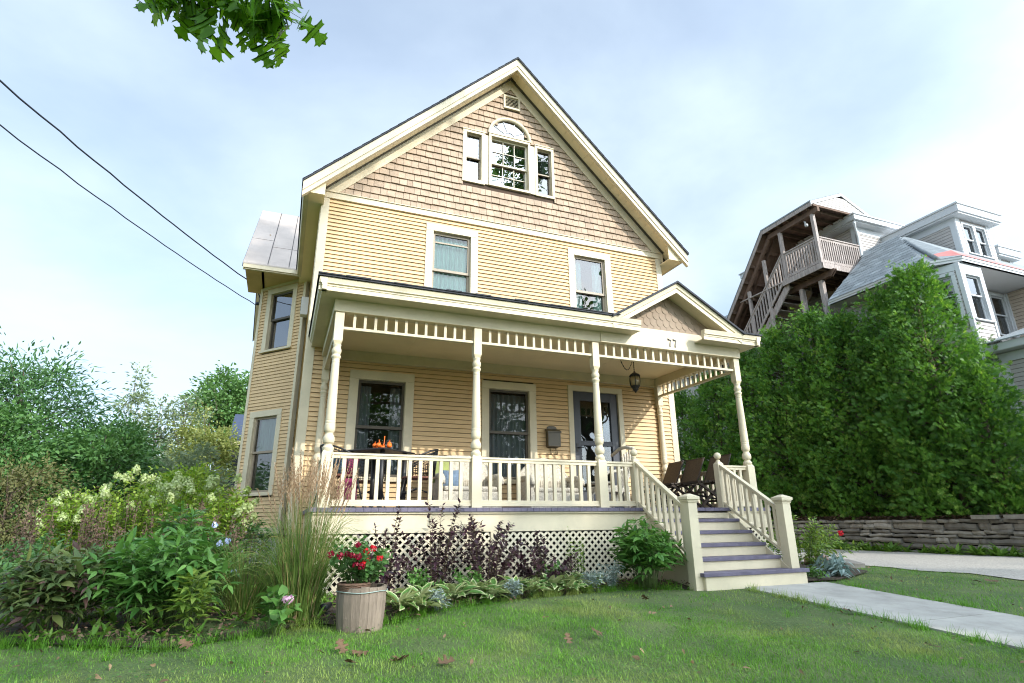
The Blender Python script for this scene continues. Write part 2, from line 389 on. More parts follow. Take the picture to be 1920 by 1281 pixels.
# upper floor
op.append(window(house,FR,1.48,2.452,3.1,4.97,smat='sash',meet=4.10,transom=4.64,gl='glassclear',cur=[(0.,1.,.0,.98,'curtain')]))
op.append(window(house,FR,4.31,5.268,3.1,4.985,smat='sash',meet=4.105,gl='glasssoft',cur=[(0,.32,0,.98,'curtain'),(.7,1,0,.98,'curtain')]))
# door
DW=(4.182,5.322,0.,2.198)
mb=MB(FR); cw=.1
mb.box(DW[0],DW[0]+cw,-.02,.03,0,DW[3]-cw); mb.box(DW[1]-cw,DW[1],-.02,.03,0,DW[3]-cw); mb.box(DW[0],DW[1],-.02,.033,DW[3]-cw,DW[3]); mb.box(DW[0]+cw,DW[1]-cw,-.1,.02,0.,.035)
fdoor=mb.out('front_door','trim',house,bevel=.004)
mb=MB(FR); x0,x1=4.285,5.219
mb.box(x0,x0+.15,-.06,-.01,.036,2.095); mb.box(x1-.15,x1,-.06,-.01,.036,2.095); mb.box(x0+.15,x1-.15,-.058,-.012,1.95,2.095); mb.box(x0+.15,x1-.15,-.058,-.012,.036,.32); mb.box(x0+.15,x1-.15,-.05,-.014,1.14,1.19)
for a,b in ((.33,.345),(1.125,1.14),(1.19,1.205),(1.935,1.95)): mb.box(x0+.15,x1-.15,-.045,-.006,a,b)
dl=mb.out('door_leaf','door',fdoor)
mb=MB(FR); mb.box(x0+.152,x1-.152,-.048,-.042,.345,1.125); mb.box(x0+.152,x1-.152,-.048,-.042,1.205,1.935); mb.out('pane','glasslow',fdoor)
mb=MB(FR); mb.box(x0+.05,x0+.085,-.01,-.002,1.0,1.16); mb.tube([(x0+.068,-.002,1.08),(x0+.068,.04,1.08),(x0+.16,.045,1.08)],.009); mb.out('handle','iron',fdoor)
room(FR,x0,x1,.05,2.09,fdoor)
op.append((DW[0]+.02,DW[1]-.02,-.1,DW[3]-.02))
# siding of the front
mb=MB(FR); clap(mb,HX0+.10,HX1-.10,-.3,5.13,op,t0=.024); mb.out('front_wall','clap',house); shadow_backing(FR,HX0,HX1,-.3,5.12,op,house)
for a,b in ((HX0-.015,HX0+.115),(HX1-.115,HX1+.015)):
    mb=MB(FR); mb.box(a,b,-.1,.026,-.35,5.12); mb.out('corner_board','trim',house,bevel=.004)
# side walls, back wall and foundation
FL=((HX0,0,0),(0,-1,0),(-1,0,0)); FRt=((HX1,0,0),(0,1,0),(1,0,0))
for a,b in ((-5.45,-D-.012),(-HY1,-10.4)):
    mb=MB(FL); clap(mb,a,b,-.3,5.0); mb.out('side_wall','clap',house); shadow_backing(FL,a,b,-.3,5.0,[],house)
mb=MB(FL); mb.box(-D-.10,-D+.0,-.02,.026,-.35,4.93); mb.out('corner_board','trim',house)
mb=MB(FRt); mb.box(D,D+.1,-.02,.026,-.35,4.93); mb.out('corner_board','trim',house); mb=MB(FRt); clap(mb,D+.1,HY1,-.3,5.0); mb.out('side_wall','clap',house); shadow_backing(FRt,D,HY1,-.3,5.0,[],house)
mb=MB(); mb.poly([(HX0,HY1,-.3),(HX1,HY1,-.3),(HX1,HY1,5.2),(DX,HY1,8.6),(HX0,HY1,5.2)],(0,.05,0)); mb.out('back_wall','clap',house)
mb=MB(); mb.box(HX0+.03,HX1-.03,D+.03,HY1,GZ-.3,-.3); mb.out('foundation','found',house)

# ---- gable: individual shingles
attic_o=[(2.14,4.06,6.02,7.19),(2.66,3.54,7.0,7.24)]
vent_o=(2.98,3.33,7.935,8.25)
mb=MB(FR); ex=.14; z=5.225; r=0
while z<8.5:
    hw=8.47-z
    x=DX-hw+random.uniform(0,.1)-.15
    while x<DX+hw:
        w=random.choice((.11,.13,.15,.17,.14))*random.uniform(.9,1.1)
        a,b=x,min(x+w-.006,DX+hw); a=max(a,DX-hw)
        x+=w
        if b-a<.02: continue
        c=(a+b)/2; skip=False
        segs=[(a,b)]
        for (o0,o1,p0,p1) in attic_o+[vent_o]:
            if p0<z+ex-.03 and p1>z+.03:
                ns=[]
                for s in segs:
                    if o1<=s[0] or o0>=s[1]: ns.append(s)
                    else:
                        if o0-s[0]>.015: ns.append((s[0],o0))
                        if s[1]-o1>.015: ns.append((o1,s[1]))
                segs=ns
        if 7.24<=z+ex*.5<7.63 and abs(c-3.1)<math.sqrt(max(.43**2-(z+ex*.4-7.2)**2,0)): continue
        for s0,s1 in segs:
            d=random.uniform(-.006,.006); t=.028+random.uniform(-.003,.005)
            zt=z+ex-.004
            # trim to the slope
            h0=min(zt,8.5-abs(s0-DX)); h1=min(zt,8.5-abs(s1-DX))
            if h0<z+.02 and h1<z+.02: continue
            h0=max(h0,z+.01);h1=max(h1,z+.01)
            mb.add([(s0,t,z+d),(s1,t,z+d),(s1,.004,h1),(s0,.004,h0),(s0,-.01,z+d),(s1,-.01,z+d),(s0,-.01,h0),(s1,-.01,h1)],
                   [(0,1,2,3),(1,0,4,5),(0,3,6,4),(2,1,5,7)])
    z+=ex
mb.out('gable_shingles','shingle',house)
mb=MB(); mb.add([(HX0,D+.0095,5.1),(2.17,D+.0095,5.1),(2.17,D+.0095,7.55),],[(0,1,2)])
mb.add([(HX1,D+.0095,5.1),(4.03,D+.0095,5.1),(4.03,D+.0095,7.55)],[(0,1,2)])
mb.add([(2.3,D+.0095,5.1),(3.9,D+.0095,5.1),(3.9,D+.0095,6.06),(2.3,D+.0095,6.06)],[(0,1,2,3)])
mb.add([(2.75,D+.0095,7.55),(3.45,D+.0095,7.55),(3.45,D+.0095,8.3),(DX,D+.0095,8.6),(2.75,D+.0095,8.3)],[(0,1,2,3,4)])
mb.add([(2.3,D+.0095,7.16),(2.72,D+.0095,7.15),(2.72,D+.0095,8.2),(2.3,D+.0095,7.8)],[(0,1,2,3)]); mb.add([(3.49,D+.0095,7.15),(3.9,D+.0095,7.15),(3.9,D+.0095,7.8),(3.49,D+.0095,8.2)],[(0,1,2,3)])
mb.add([(2.17,D+.0095,5.1),(2.3,D+.0095,5.1),(2.3,D+.0095,6.04),(2.17,D+.0095,6.04)],[(0,1,2,3)]); mb.add([(3.9,D+.0095,5.1),(4.03,D+.0095,5.1),(4.03,D+.0095,6.04),(3.9,D+.0095,6.04)],[(0,1,2,3)]); mb.add([(2.17,D+.0095,7.16),(2.3,D+.0095,7.16),(2.3,D+.0095,7.7),(2.17,D+.0095,7.55)],[(0,1,2,3)]); mb.add([(3.9,D+.0095,7.16),(4.03,D+.0095,7.16),(4.03,D+.0095,7.55),(3.9,D+.0095,7.7)],[(0,1,2,3)])
mb.out('gable_shadow_backing','shadowline',house)  # dark sheet behind the gable shingles, shade painted into their joints
# attic windows
window(house,FR,2.124,2.585,6.005,7.176,cw=.078,headw=.055,sill=False,smat='sash',meet=6.6,sw=.022,name='attic_window',gl='glassmid',cur=[(0,1,.45,1,'blind')])
window(house,FR,3.648,4.075,6.015,7.19,cw=.058,headw=.06,sill=False,smat='sash',meet=6.57,sw=.022,name='attic_window',cur=[(0,1,0,1,'curtaingrey')])
window(house,FR,2.657,3.545,6.02,7.20,cw=.05,headw=.05,sill=False,smat='whitesash',meet=6.58,sw=.028,muntin=(3,2),name='attic_window',gl='glassbright',proud=.045)
for a,b in ((2.587,2.655),(3.547,3.646)):
    mb=MB(FR); mb.box(a,b,-.02,.022,6.03,7.15); mb.out('mullion_board','trim',house)
mb=MB(FR); K=28; cxx,czz=3.10,7.205
pts=[]
for i in range(K+1):
    a=math.pi*i/K; pts.append((math.cos(a),math.sin(a)))
vs=[];fs=[]
for (c,s) in pts:
    for rr,nn in ((.405,-.02),(.405,.04),(.44,.06),(.465,.06),(.465,-.02)): vs.append((cxx+c*rr,nn,czz+s*rr))
for i in range(K):
    for j in range(5): fs.append((i*5+j,i*5+(j+1)%5,(i+1)*5+(j+1)%5,(i+1)*5+j))
mb.add(vs,fs,True); mb.box(cxx-.405,cxx+.405,-.02,.05,czz-.004,czz+.03)
arch=mb.out('arch_window','trim',house)
mb=MB(FR)
for a in (36,72,108,144):
    c,s=math.cos(math.radians(a)),math.sin(math.radians(a)); mb.beam((cxx+.12*c,.006,czz+.03+.12*s),(cxx+.4*c,.006,czz+.4*s),.012,.012,up=(0,1,0))
mb.tube([(cxx+.12*math.cos(math.pi*i/14),.006,czz+.03+.12*math.sin(math.pi*i/14)) for i in range(15)],.007,6)
mb.out('glazing_bar','blind',arch)
mb=MB(FR); mb.add([(cxx,-.0,czz+.02)]+[(cxx+.41*c,-.0,czz+.41*s) for c,s in pts],[(0,i+1,i+2) for i in range(K)]); mb.out('pane','glassmid',arch)
mb=MB(FR); mb.add([(cxx,-.05,czz)]+[(cxx+.42*c,-.05,czz+.42*s) for c,s in pts],[(0,i+1,i+2) for i in range(K)]); mb.out('blind','blind',arch)
# gable vent
mb=MB(FR); a0,a1,b0,b1=2.972,3.338,7.925,8.258
mb.box(a0,a0+.04,-.01,.04,b0,b1);mb.box(a1-.04,a1,-.01,.04,b0,b1);mb.box(a0+.04,a1-.04,-.01,.04,b1-.04,b1);mb.box(a0+.04,a1-.04,-.01,.045,b0,b0+.045)
vent=mb.out('gable_vent','trim',house)
mb=MB(FR)
for i in range(7):
    z=b0+.055+i*.034; mb.add([(a0+.04,.03,z),(a1-.04,.03,z),(a1-.04,.004,z+.024),(a0+.04,.004,z+.024),(a0+.04,.026,z-.006),(a1-.04,.026,z-.006)],[(0,1,2,3),(0,1,5,4)])
mb.out('louvre','trim',vent)
mb=MB(FR); mb.box(a0+.03,a1-.03,-.009,-.005,b0+.03,b1-.03); mb.out('vent_back','under',vent)
# band and frieze boards on the gable
mb=MB(FR); mb.box(HX0-.02,HX1+.02,-.02,.036,5.122,5.215); mb.add([(HX0-.02,.055,5.215),(HX1+.02,.055,5.215),(HX1+.02,.055,5.228),(HX0-.02,.055,5.228),(HX0-.02,-.01,5.245),(HX1+.02,-.01,5.245),(HX0-.02,-.01,5.215),(HX1+.02,-.01,5.215)],[(0,1,2,3),(3,2,5,4),(0,1,7,6)])
mb.box(HX0-.02,HX1+.02,-.02,.045,5.10,5.122); mb.out('belt_course','trim',house,bevel=.003)
mb=MB()
for s in (-1,1):
    xe=3.44
    mb.sweep([(0,.0),(.034,.0),(.034,-.245),(0,-.245)],(DX,D+.002,8.67),(DX+s*xe,D+.002,8.67-xe),(0,-1,0),(0,0,1))
mb.out('frieze_board','trim',house)
mb=MB()
for s in (-1,1):
    xe=3.43
    mb.sweep([(0,.03),(.055,.03),(.055,-.012),(0,-.012)],(DX,D-.03,8.67),(DX+s*xe,D-.03,8.67-xe),(0,-1,0),(0,0,1))
mb.out('bed_mould','dsash',house)
# main roof
Y0=1.655
mb=MB()
for s in (-1,1):
    for yy0,yy1 in ((Y0,HY1+.3),):
        mb.sweep([(0,0),(0,-.03),(yy1-yy0,-.03),(yy1-yy0,0)],(DX,yy0,8.875),(DX+s*3.77,yy0,8.875-3.77),(0,1,0),(0,0,1))
roof=mb.out('roof','roof',house)
mb=MB()
for s in (-1,1):   # courses of shingle tabs, thin steps
    n=26
    for i in range(n):
        d0=3.78-3.78*i/n; d1=d0-3.78/n-.02
        d1=max(d1,.0)
        mb.add([(DX+s*d0,Y0-.006,8.875-d0+.014),(DX+s*d0,HY1+.3,8.875-d0+.014),(DX+s*d1,HY1+.3,8.875-d1+.004),(DX+s*d1,Y0-.006,8.875-d1+.004)],[(0,1,2,3)])
mb.out('shingle_course','roof',house)
def rake(s,y,x,top,length,name='rake_fascia'):
    mb=MB(); e=length
    # upper board leans back under the roof edge, lower board stands proud
    mb.sweep([(.018,-.034),(.0,-.165),(-.06,-.165),(-.06,-.034)],(x,y+.02,top),(x+s*e,y+.02,top-e),(0,-1,0),(0,0,1))
    mb.sweep([(.03,-.165),(.03,-.19),(.012,-.2),(.012,-.285),(-.06,-.285),(-.06,-.165)],(x,y+.03,top),(x+s*e,y+.03,top-e),(0,-1,0),(0,0,1))
    return mb.out(name,'trim',house)
for s in (-1,1): rake(s,1.68,DX,8.875,3.76)
# rake soffit planks
mb=MB()
for s in (-1,1):
    d=.1
    while d<3.66:
        e=min(d+.146,3.74)
        mb.sweep([(0,-.185),(0,-.2),(.40,-.2),(.40,-.185)],(DX+s*d,1.735,8.875-d),(DX+s*e,1.735,8.875-e),(0,1,0),(0,0,1)); d+=.15
mb.sweep([(0,-.175),(0,-.184),(.42,-.184),(.42,-.175)],(DX,1.735,8.875),(DX+3.7,1.735,8.875-3.7),(0,1,0),(0,0,1))
mb.sweep([(0,-.175),(0,-.184),(.42,-.184),(.42,-.175)],(DX,1.735,8.875),(DX-3.7,1.735,8.875-3.7),(0,1,0),(0,0,1))
mb.out('rake_soffit','ceil',house)
# eaves along the sides
for s in (-1,1):
    mb=MB(); xe=DX+s*3.76; yb=5.28 if s<0 else HY1+.3
    mb.sweep([(0,5.09),(-.02,4.97),(-.05,4.97),(-.05,4.945),(-.10,4.945),(-.10,5.09)],(xe,1.70,0),(xe,yb,0),(s,0,0),(0,0,1))
    if s<0: mb.sweep([(0,5.09),(-.02,4.97),(-.05,4.97),(-.05,4.945),(-.10,4.945),(-.10,5.09)],(xe,10.8,0),(xe,HY1+.3,0),(s,0,0),(0,0,1))
    mb.out('eave_fascia','trim',house)
for s in (-1,1):
    mb=MB(); xe=DX+s*3.70; xi=HX0+.02 if s<0 else HX1-.02
    mb.box(min(xe,xi),max(xe,xi),1.77,HY1,4.95,4.965)
    # plumb-cut return that closes the front of the eave box
    mb.poly([(xe,1.76,4.95),(xi,1.76,4.95),(xi,1.76,5.32),(xe,1.76,4.97)],(0,.012,0))
    mb.out('eave_soffit','ceil',house)

# ---- two-storey bay on the left side under a cross gable
A=Vector((-.40,5.53)); B=Vector((-1.33,6.58)); U=(B-A).normalized(); Nn=Vector((-U.y,U.x))
if Nn.y>0: Nn=-Nn
FB=((B.x,B.y,0),(-U.x,-U.y,0),(Nn.x,Nn.y,0)); BL=(B-A).length       # u runs from the outer corner to the house
# window spots measured on the face
bo=[]
bo.append(window(house,FB,.23,1.16,3.46,4.97,smat='dsash',gl='glassmid',meet=4.22,cw=.125,cur=None))
bo.append(window(house,FB,.17,1.12,.40,2.14,smat='sash',meet=1.27,cw=.13,cur=[(.05,1.,.5,1.,'curtain'),(.0,1.,0,.5,'curtaingrey')]))
mb=MB(FB); clap(mb,0.04,BL,-.22,5.05,bo); mb.out('bay_wall','clap',house); shadow_backing(FB,0,BL,-.22,5.05,bo,house)
for bb in ((-.02,.055,-.08,.028,-.24,5.05),(BL-.05,BL+.02,-.08,.026,-.24,5.05)):
    mb=MB(FB); mb.box(*bb); mb.out('corner_board','trim',house)
mb=MB(FB); mb.box(.055,BL-.05,-.02,.024,5.0,5.06); mb.out('bay_frieze','trim',house)
FB2=((B.x,B.y,0),(0,1,0),(-1,0,0)); mb=MB(FB2); clap(mb,.03,2.9,-.22,6.5); mb.out('bay_wall','clap',house); shadow_backing(FB2,0,2.9,-.22,6.5,[],house)
C2=Vector((-1.33,9.45)); E2=Vector((-.40,10.45)); U2=(E2-C2).normalized(); FB3=((C2.x,C2.y,0),(U2.x,U2.y,0),(-U2.y,U2.x,0)); mb=MB(FB3); clap(mb,0,1.36,-.22,5.05); mb.out('bay_wall','clap',house)
mb=MB(); mb.poly([(A.x+.02,A.y+.03,GZ-.2),(B.x+.03,B.y+.03,GZ-.2),(-1.30,9.45,GZ-.2),(-.38,10.4,GZ-.2)],(0,0,.71)); mb.out('foundation','found',house)
mb=MB(); mb.poly([(A.x,A.y-.03,-.33),(B.x-.03,B.y-.02,-.33),(-1.36,9.5,-.33),(-.38,10.46,-.33)],(0,0,.11)); mb.out('water_table','trim',house)
# cross-gable wall, roof, soffits
mb=MB(); mb.poly([(-1.34,5.45,5.06),(-1.34,10.55,5.06),(-1.34,8,7.55)],(.05,0,0)); mb.out('bay_gable','clap',house)
XR=-1.69
mb=MB()
for s in (-1,1): mb.sweep([(0,0),(0,-.03),(3.2,-.03),(3.2,0)],(XR,8,7.86),(XR,8+s*2.76,7.86-2.76),(1,0,0),(0,0,1))
mb.out('bay_roof','panelroof',house)
mb=MB()
for x in (-1.22,-.80,-.30): 
    mb.sweep([(0,.004),(.012,.004),(.012,-.0),(0,-.0)],(x,8,7.87),(x,8-2.76,7.87-2.76),(1,0,0),(0,0,1))
mb.sweep([(0,.003),(0,0),(.012,0),(.012,.003)],(-1.69,6.35,6.215),(-1.22,6.35,6.215),(0,1,0),(0,0,1)); mb.sweep([(0,.003),(0,0),(.012,0),(.012,.003)],(-1.22,6.05,5.915),(-.5,6.05,5.915),(0,1,0),(0,0,1))
mb.out('roof_seam','iron',house)
mb=MB()
mb.sweep([(0,5.085),(.0,4.985),(.03,4.985),(.03,4.96),(.09,4.96),(.09,5.085)],(XR+.01,5.245,0),(-.55,5.245,0),(0,1,0),(0,0,1))
mb.out('eave_fascia','trim',house)
mb=MB()
mb.box(XR+.03,-.31,5.33,6.9,5.06,5.075)
mb.out('bay_soffit','clap',house)
mb=MB()
for s in (-1,1):
    mb.sweep([(0,-.03),(.0,-.12),(.02,-.12),(.02,-.03)],(XR-.01,8,7.86),(XR-.01,8+s*2.74,7.86-2.74),(1,0,0),(0,0,1))
mb.out('bay_rake_fascia','door',house)
mb=MB()
for s in (-1,1):
    d=0.
    while d<2.6:
        mb.sweep([(0,-.1),(0,-.12),(.33,-.12),(.33,-.1)],(XR+.012,8+s*d,7.86-d),(XR+.012,8+s*(d+.206),7.86-d-.206),(1,0,0),(0,0,1)); d+=.21
mb.out('bay_rake_soffit','trim',house)
# ------------------------------------------------------------------ porch (parts of the house)
P0,P1,P2,P3=0.,1.770,3.547,6.115
NL,NR=4.094,5.553
mb=MB()
x=-.15; k=0
while x<6.28:
    w=.082; mb.box(x,min(x+w-.003,6.285),-.157+random.uniform(-.002,.002),D-.02,-.045,0); x+=w
pf=mb.out('porch_floor','deck',house)
mb=MB(); mb.box(-.11,6.245,-.11,-.075,-.275,-.05); mb.box(-.11,-.075,-.075,D,-.275,-.05); mb.box(6.21,6.245,-.075,D,-.275,-.05); mb.out('skirt_board','trim',house)
mb=MB(); mb.box(-.11,6.245,-.135,-.112,-.068,-.047); mb.out('skirt_cap','trim',house)
def lattice(p,q,z0,z1):
    """diagonal lath panel between p and q in plan, with frame"""
    p=Vector(p);q=Vector(q);d=(q-p);L=d.length;d.normalize(); F=((p.x,p.y,0),(d.x,d.y,0),(d.y,-d.x,0))
    mb=MB(F); H=z1-z0; st=.090; w=.0265
    for sg,n in ((1,.012),(-1,.004)):
        t=-H
        while t<L+H:
            # lath centre line from (t,z0) to (t+sg*H, z1), clipped to 0..L
            a=(t,z0);b=(t+sg*H,z1)
            def clip(a,b):
                (x0,y0),(x1,y1)=a,b
                for lim,side in ((0,1),(L,-1)):
                    f0=(x0-lim)*side;f1=(x1-lim)*side
                    if f0<0 and f1<0: return None
                    if f0<0: r=f0/(f0-f1); x0,y0=x0+(x1-x0)*r,y0+(y1-y0)*r
                    elif f1<0: r=f0/(f0-f1); x1,y1=x0+(x1-x0)*r,y0+(y1-y0)*r
                return (x0,y0),(x1,y1)
            c=clip(a,b)
            if c and abs(c[0][1]-c[1][1])>.02:
                (x0,y0),(x1,y1)=c; o=w*.7071
                mb.add([(x0-o,n,y0),(x0+o,n,y0),(x1+o,n,y1),(x1-o,n,y1),(x0-o,n-.007,y0),(x0+o,n-.007,y0),(x1+o,n-.007,y1),(x1-o,n-.007,y1)],[(0,1,2,3),(4,5,6,7),(0,3,7,4),(1,2,6,5)])
            t+=st
    return mb
for a,b in (((-.09,-.09),(1.93,-.09)),((2.05,-.09),(4.1,-.09)),((5.6,-.09),(6.2,-.09))):
    lattice(a,b,-.87,-.285).out('lattice_panel','lattice',house)
lattice((-.09,D-.02),(-.09,-.09),-.87,-.285).out('lattice_panel','lattice',house)
mb=MB(); mb.box(-.115,6.245,-.112,-.08,-.93,-.86); mb.box(1.93,2.05,-.114,-.08,-.86,-.276); mb.box(-.115,-.03,-.115,-.08,-.86,-.276); mb.out('lattice_frame','trim',house)
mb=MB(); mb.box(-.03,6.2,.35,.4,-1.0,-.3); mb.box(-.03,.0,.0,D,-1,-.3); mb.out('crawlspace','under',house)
# posts
PROF=[(.60,.048),(.632,.062),(.66,.066),(.672,.058),(.69,.043),(.70,.043),(.715,.060),(.735,.064),(.75,.0665),(.775,.064),(.80,.052),(.815,.043),(.83,.045),(.84,.054),(.865,.060),(.895,.0615),(.93,.059),(.934,.056),(.938,.059),(.965,.058),(.969,.055),(.973,.058),(1.2,.0535),(1.6,.046),(1.655,.045),(1.659,.042),(1.663,.045),(1.69,.0445),(1.694,.0415),(1.698,.0445),(1.715,.045),(1.73,.055),(1.745,.057),(1.757,.047),(1.77,.045),(1.785,.053),(1.81,.0575),(1.835,.053),(1.85,.044),(1.865,.044),(1.89,.052)]
def post(x,y,half=None):
    mb=MB(); w=.064
    mb.box(x-w,x+w,y-w,y+w,0,.60)
    mb.add([(x-w,y-w,.60),(x+w,y-w,.60),(x+w,y+w,.60),(x-w,y+w,.60)]+[(x-.035,y-.035,.65),(x+.035,y-.035,.65),(x+.035,y+.035,.65),(x-.035,y+.035,.65)],[(0,1,5,4),(1,2,6,5),(2,3,7,6),(3,0,4,7)])
    mb.lathe(PROF,(x,y,0),24)
    w=.053
    mb.box(x-w,x+w,y-w,y+w,1.93,2.30)
    mb.add([(x-w,y-w,1.93),(x+w,y-w,1.93),(x+w,y+w,1.93),(x-w,y+w,1.93)]+[(x-.03,y-.03,1.875),(x+.03,y-.03,1.875),(x+.03,y+.03,1.875),(x-.03,y+.03,1.875)],[(0,1,5,4),(1,2,6,5),(2,3,7,6),(3,0,4,7)])
    return mb.out('porch_post','trim',house,bevel=.003)
for x in (P0,P1,P2,P3): post(x,0)
for x in (P0,P3): post(x,D-.06)
# rails
def railing(p,q,n,name='porch_railing'):
    p=Vector(p);q=Vector(q);d=q-p;L=d.length;d.normalize(); F=((p.x,p.y,0),(d.x,d.y,0),(d.y,-d.x,0))
    r=bpy.data.objects.new(name,None); COL.objects.link(r); attach(r,house); mb=MB(F); mb.box(0,L,-.035,.035,.582,.607); mb.box(0,L,-.024,.024,.545,.582); mb.out('top_rail','trim',r,bevel=.003)
    mb=MB(F); mb.box(0,L,-.03,.03,.055,.088); mb.box(0,L,-.04,.04,.018,.055); mb.out('bottom_rail','trim',r,bevel=.003)
    for i in range(n):
        u=L*(i+1)/(n+1)+(0.0); b=MB(F); b.box(u-.021,u+.021,-.02,.02,.088,.545); b.out('baluster','trim',r)
railing((P0+.064,0),(P1-.064,0),12); railing((P1+.064,0),(P2-.064,0),12); railing((P2+.064,0),(NL-.052,0),3); railing((NR+.052,0),(P3-.064,0),3)
railing((0,D-.124),(0,.064),14); railing((P3,.064),(P3,D-.124),14)
def frieze(p,q,n):
    p=Vector(p);q=Vector(q);d=q-p;L=d.length;d.normalize(); F=((p.x,p.y,0),(d.x,d.y,0),(d.y,-d.x,0))
    mb=MB(F); mb.box(0,L,-.03,.03,2.087,2.122); f=mb.out('spindle_frieze','trim',house,bevel=.003)
    for i in range(n):
        u=L*(i+1)/(n+1); b=MB(F); b.box(u-.0165,u+.0165,-.016,.016,2.122,2.302); b.out('spindle','trim',f)
frieze((P0+.053,0),(P1-.053,0),12); frieze((P1+.053,0),(P2-.053,0),12); frieze((P2+.053,0),(P3-.053,0),17)
frieze((0,D-.113),(0,.053),14); frieze((P3,.053),(P3,D-.113),14)
# beams and ceiling
mb=MB()
mb.box(P0-.075,P3+.075,-.075,.06,2.30,2.46); mb.box(P0-.075,P0+.06,.06,D-.02,2.30,2.46); mb.box(P3-.06,P3+.075,.06,D-.02,2.30,2.46); mb.box(P0+.06,P3-.06,D-.065,D-.012,2.30,2.455)
mb.box(P0+.06,P3-.06,D-.085,D-.012,2.285,2.30)
mb.box(3.62,P3+.05,-.088,-.074,2.30,2.60)
mb.out('porch_beam','trim',house,bevel=.004)
mb=MB(); xs=[P0+.06,1.2,2.35,3.35,4.55,P3-.06]
for a,b in zip(xs[:-1],xs[1:]): mb.box(a+.002,b-.002,.06,D-.06,2.445,2.46)
mb.out('porch_ceiling','ceil',house)
# eave box with stepped cornice, porch roof
EX0,EX1,EY=-.285,6.39,-.355
def cornice(mb,p,q,out):
    pr=[(0,2.605),(-.012,2.55),(-.012,2.538),(-.03,2.525),(-.03,2.51),(-.038,2.505),(-.038,2.452),(-.09,2.452),(-.09,2.605)]
    mb.sweep(pr,(p[0],p[1],0),(q[0],q[1],0),(out[0],out[1],0),(0,0,1))
mb=MB(); cornice(mb,(EX0,EY),(4.157,EY),(0,-1)); cornice(mb,(5.29,EY),(EX1,EY),(0,-1)); cornice(mb,(EX0,EY),(EX0,D-.02),(-1,0)); cornice(mb,(EX1,EY),(EX1,D-.02),(1,0))
mb.out('porch_cornice','trim',house)
mb=MB(); mb.box(EX0+.05,4.157,EY+.05,-.076,2.456,2.47); mb.box(5.29,EX1-.05,EY+.05,-.076,2.456,2.47); mb.box(EX0+.05,P0-.076,-.076,D-.02,2.456,2.47); mb.box(P3+.076,EX1-.05,-.076,D-.02,2.456,2.47); mb.out('porch_soffit','trim',house)
mb=MB(); zr=3.12
mb.poly([(EX0-.02,EY-.02,2.61),(3.66,EY-.02,2.61),(3.66,D,zr),(HX0+.2,D,zr)],(0,0,.022))
mb.poly([(3.66,EY+.02,2.61),(4.86,.7,2.82),(6.02,EY+.02,2.61),(6.02,D,zr),(3.66,D,zr)],(0,0,.018))
mb.poly([(6.0,EY-.02,2.61),(EX1+.02,EY-.02,2.61),(HX1-.5,D,zr),(6.0,D,zr)],(0,0,.022))
mb.poly([(EX0-.02,EY-.02,2.61),(HX0+.2,D,zr),(EX0-.02,D,2.61)],(0,0,.022)); mb.poly([(EX1+.02,EY-.02,2.61),(EX1+.02,D,2.61),(HX1-.5,D,zr)],(0,0,.022))
# ragged shingle edge
x=EX0-.02
while x<3.62:
    w=random.uniform(.18,.33); dz=random.uniform(.0,.012); mb.box(x,x+w-.004,EY-.03-dz*.6,EY+.3,2.632,2.64+dz); x+=w
mb.out('porch_roof','roof',house)
# little gable over the steps
gx,gzp,gs=4.86,3.31,.59
mb=MB()
for s in (-1,1):
    e=1.19
    mb.sweep([(0,.018),(0,-.015),(1.5,-.015),(1.5,.018)],(gx,EY-.03,gzp),(gx+s*e,EY-.03,gzp-e*gs),(0,1,0),(0,0,1))
mb.out('porch_gable_roof','roof',house)
mb=MB()
for s in (-1,1):
    e=1.165
    mb.sweep([(.0,-.018),(-.012,-.075),(-.012,-.082),(-.028,-.095),(-.028,-.16),(-.08,-.16),(-.08,-.018)],(gx,EY,gzp),(gx+s*e,EY,gzp-e*gs),(0,-1,0),(0,0,1))
mb.out('porch_gable_fascia','trim',house)
mb=MB()
for s in (-1,1):
    e=1.1; mb.sweep([(0,-.125),(0,-.14),(.24,-.14),(.24,-.125)],(gx,EY+.05,gzp),(gx+s*e,EY+.05,gzp-e*gs),(0,1,0),(0,0,1))
mb.out('porch_gable_soffit','trim',house)
# fish-scale shingles
FG=((0,-.075,0),(1,0,0),(0,-1,0)); mb=MB(FG); w=.118; row=.112
mb.add([(gx-1.0,.0,2.56),(gx+1.0,.0,2.56),(gx,.0,3.2)],[(0,1,2)])
for r in range(6):
    zb=2.545+r*row
    for i in range(-9,10):
        xc=gx+i*w+(w/2 if r%2 else 0)
        if gzp-.12-abs(xc-gx)*gs<zb-.03: continue
        hw=w/2-.0025; t=.011+.002*random.random(); zt=zb+row*1.55
        arc=[(xc+hw*math.cos(math.pi+math.pi*k/8),zb+.045+.052*math.sin(math.pi+math.pi*k/8)) for k in range(9)]
        def lim(p): return (p[0],min(p[1],gzp-.10-abs(p[0]-gx)*gs))
        pts=[lim(p) for p in arc+[(xc+hw,zt),(xc-hw,zt)]]
        n=len(pts); vs=[(x,t+(.0 if k<9 else -.009),z) for k,(x,z) in enumerate(pts)]+[(x,-.001,z) for x,z in pts]
        mb.add(vs,[tuple(range(n))]+[(k,(k+1)%n,n+(k+1)%n,n+k) for k in range(9)])
mb.out('scallop_shingles','scallop',house)
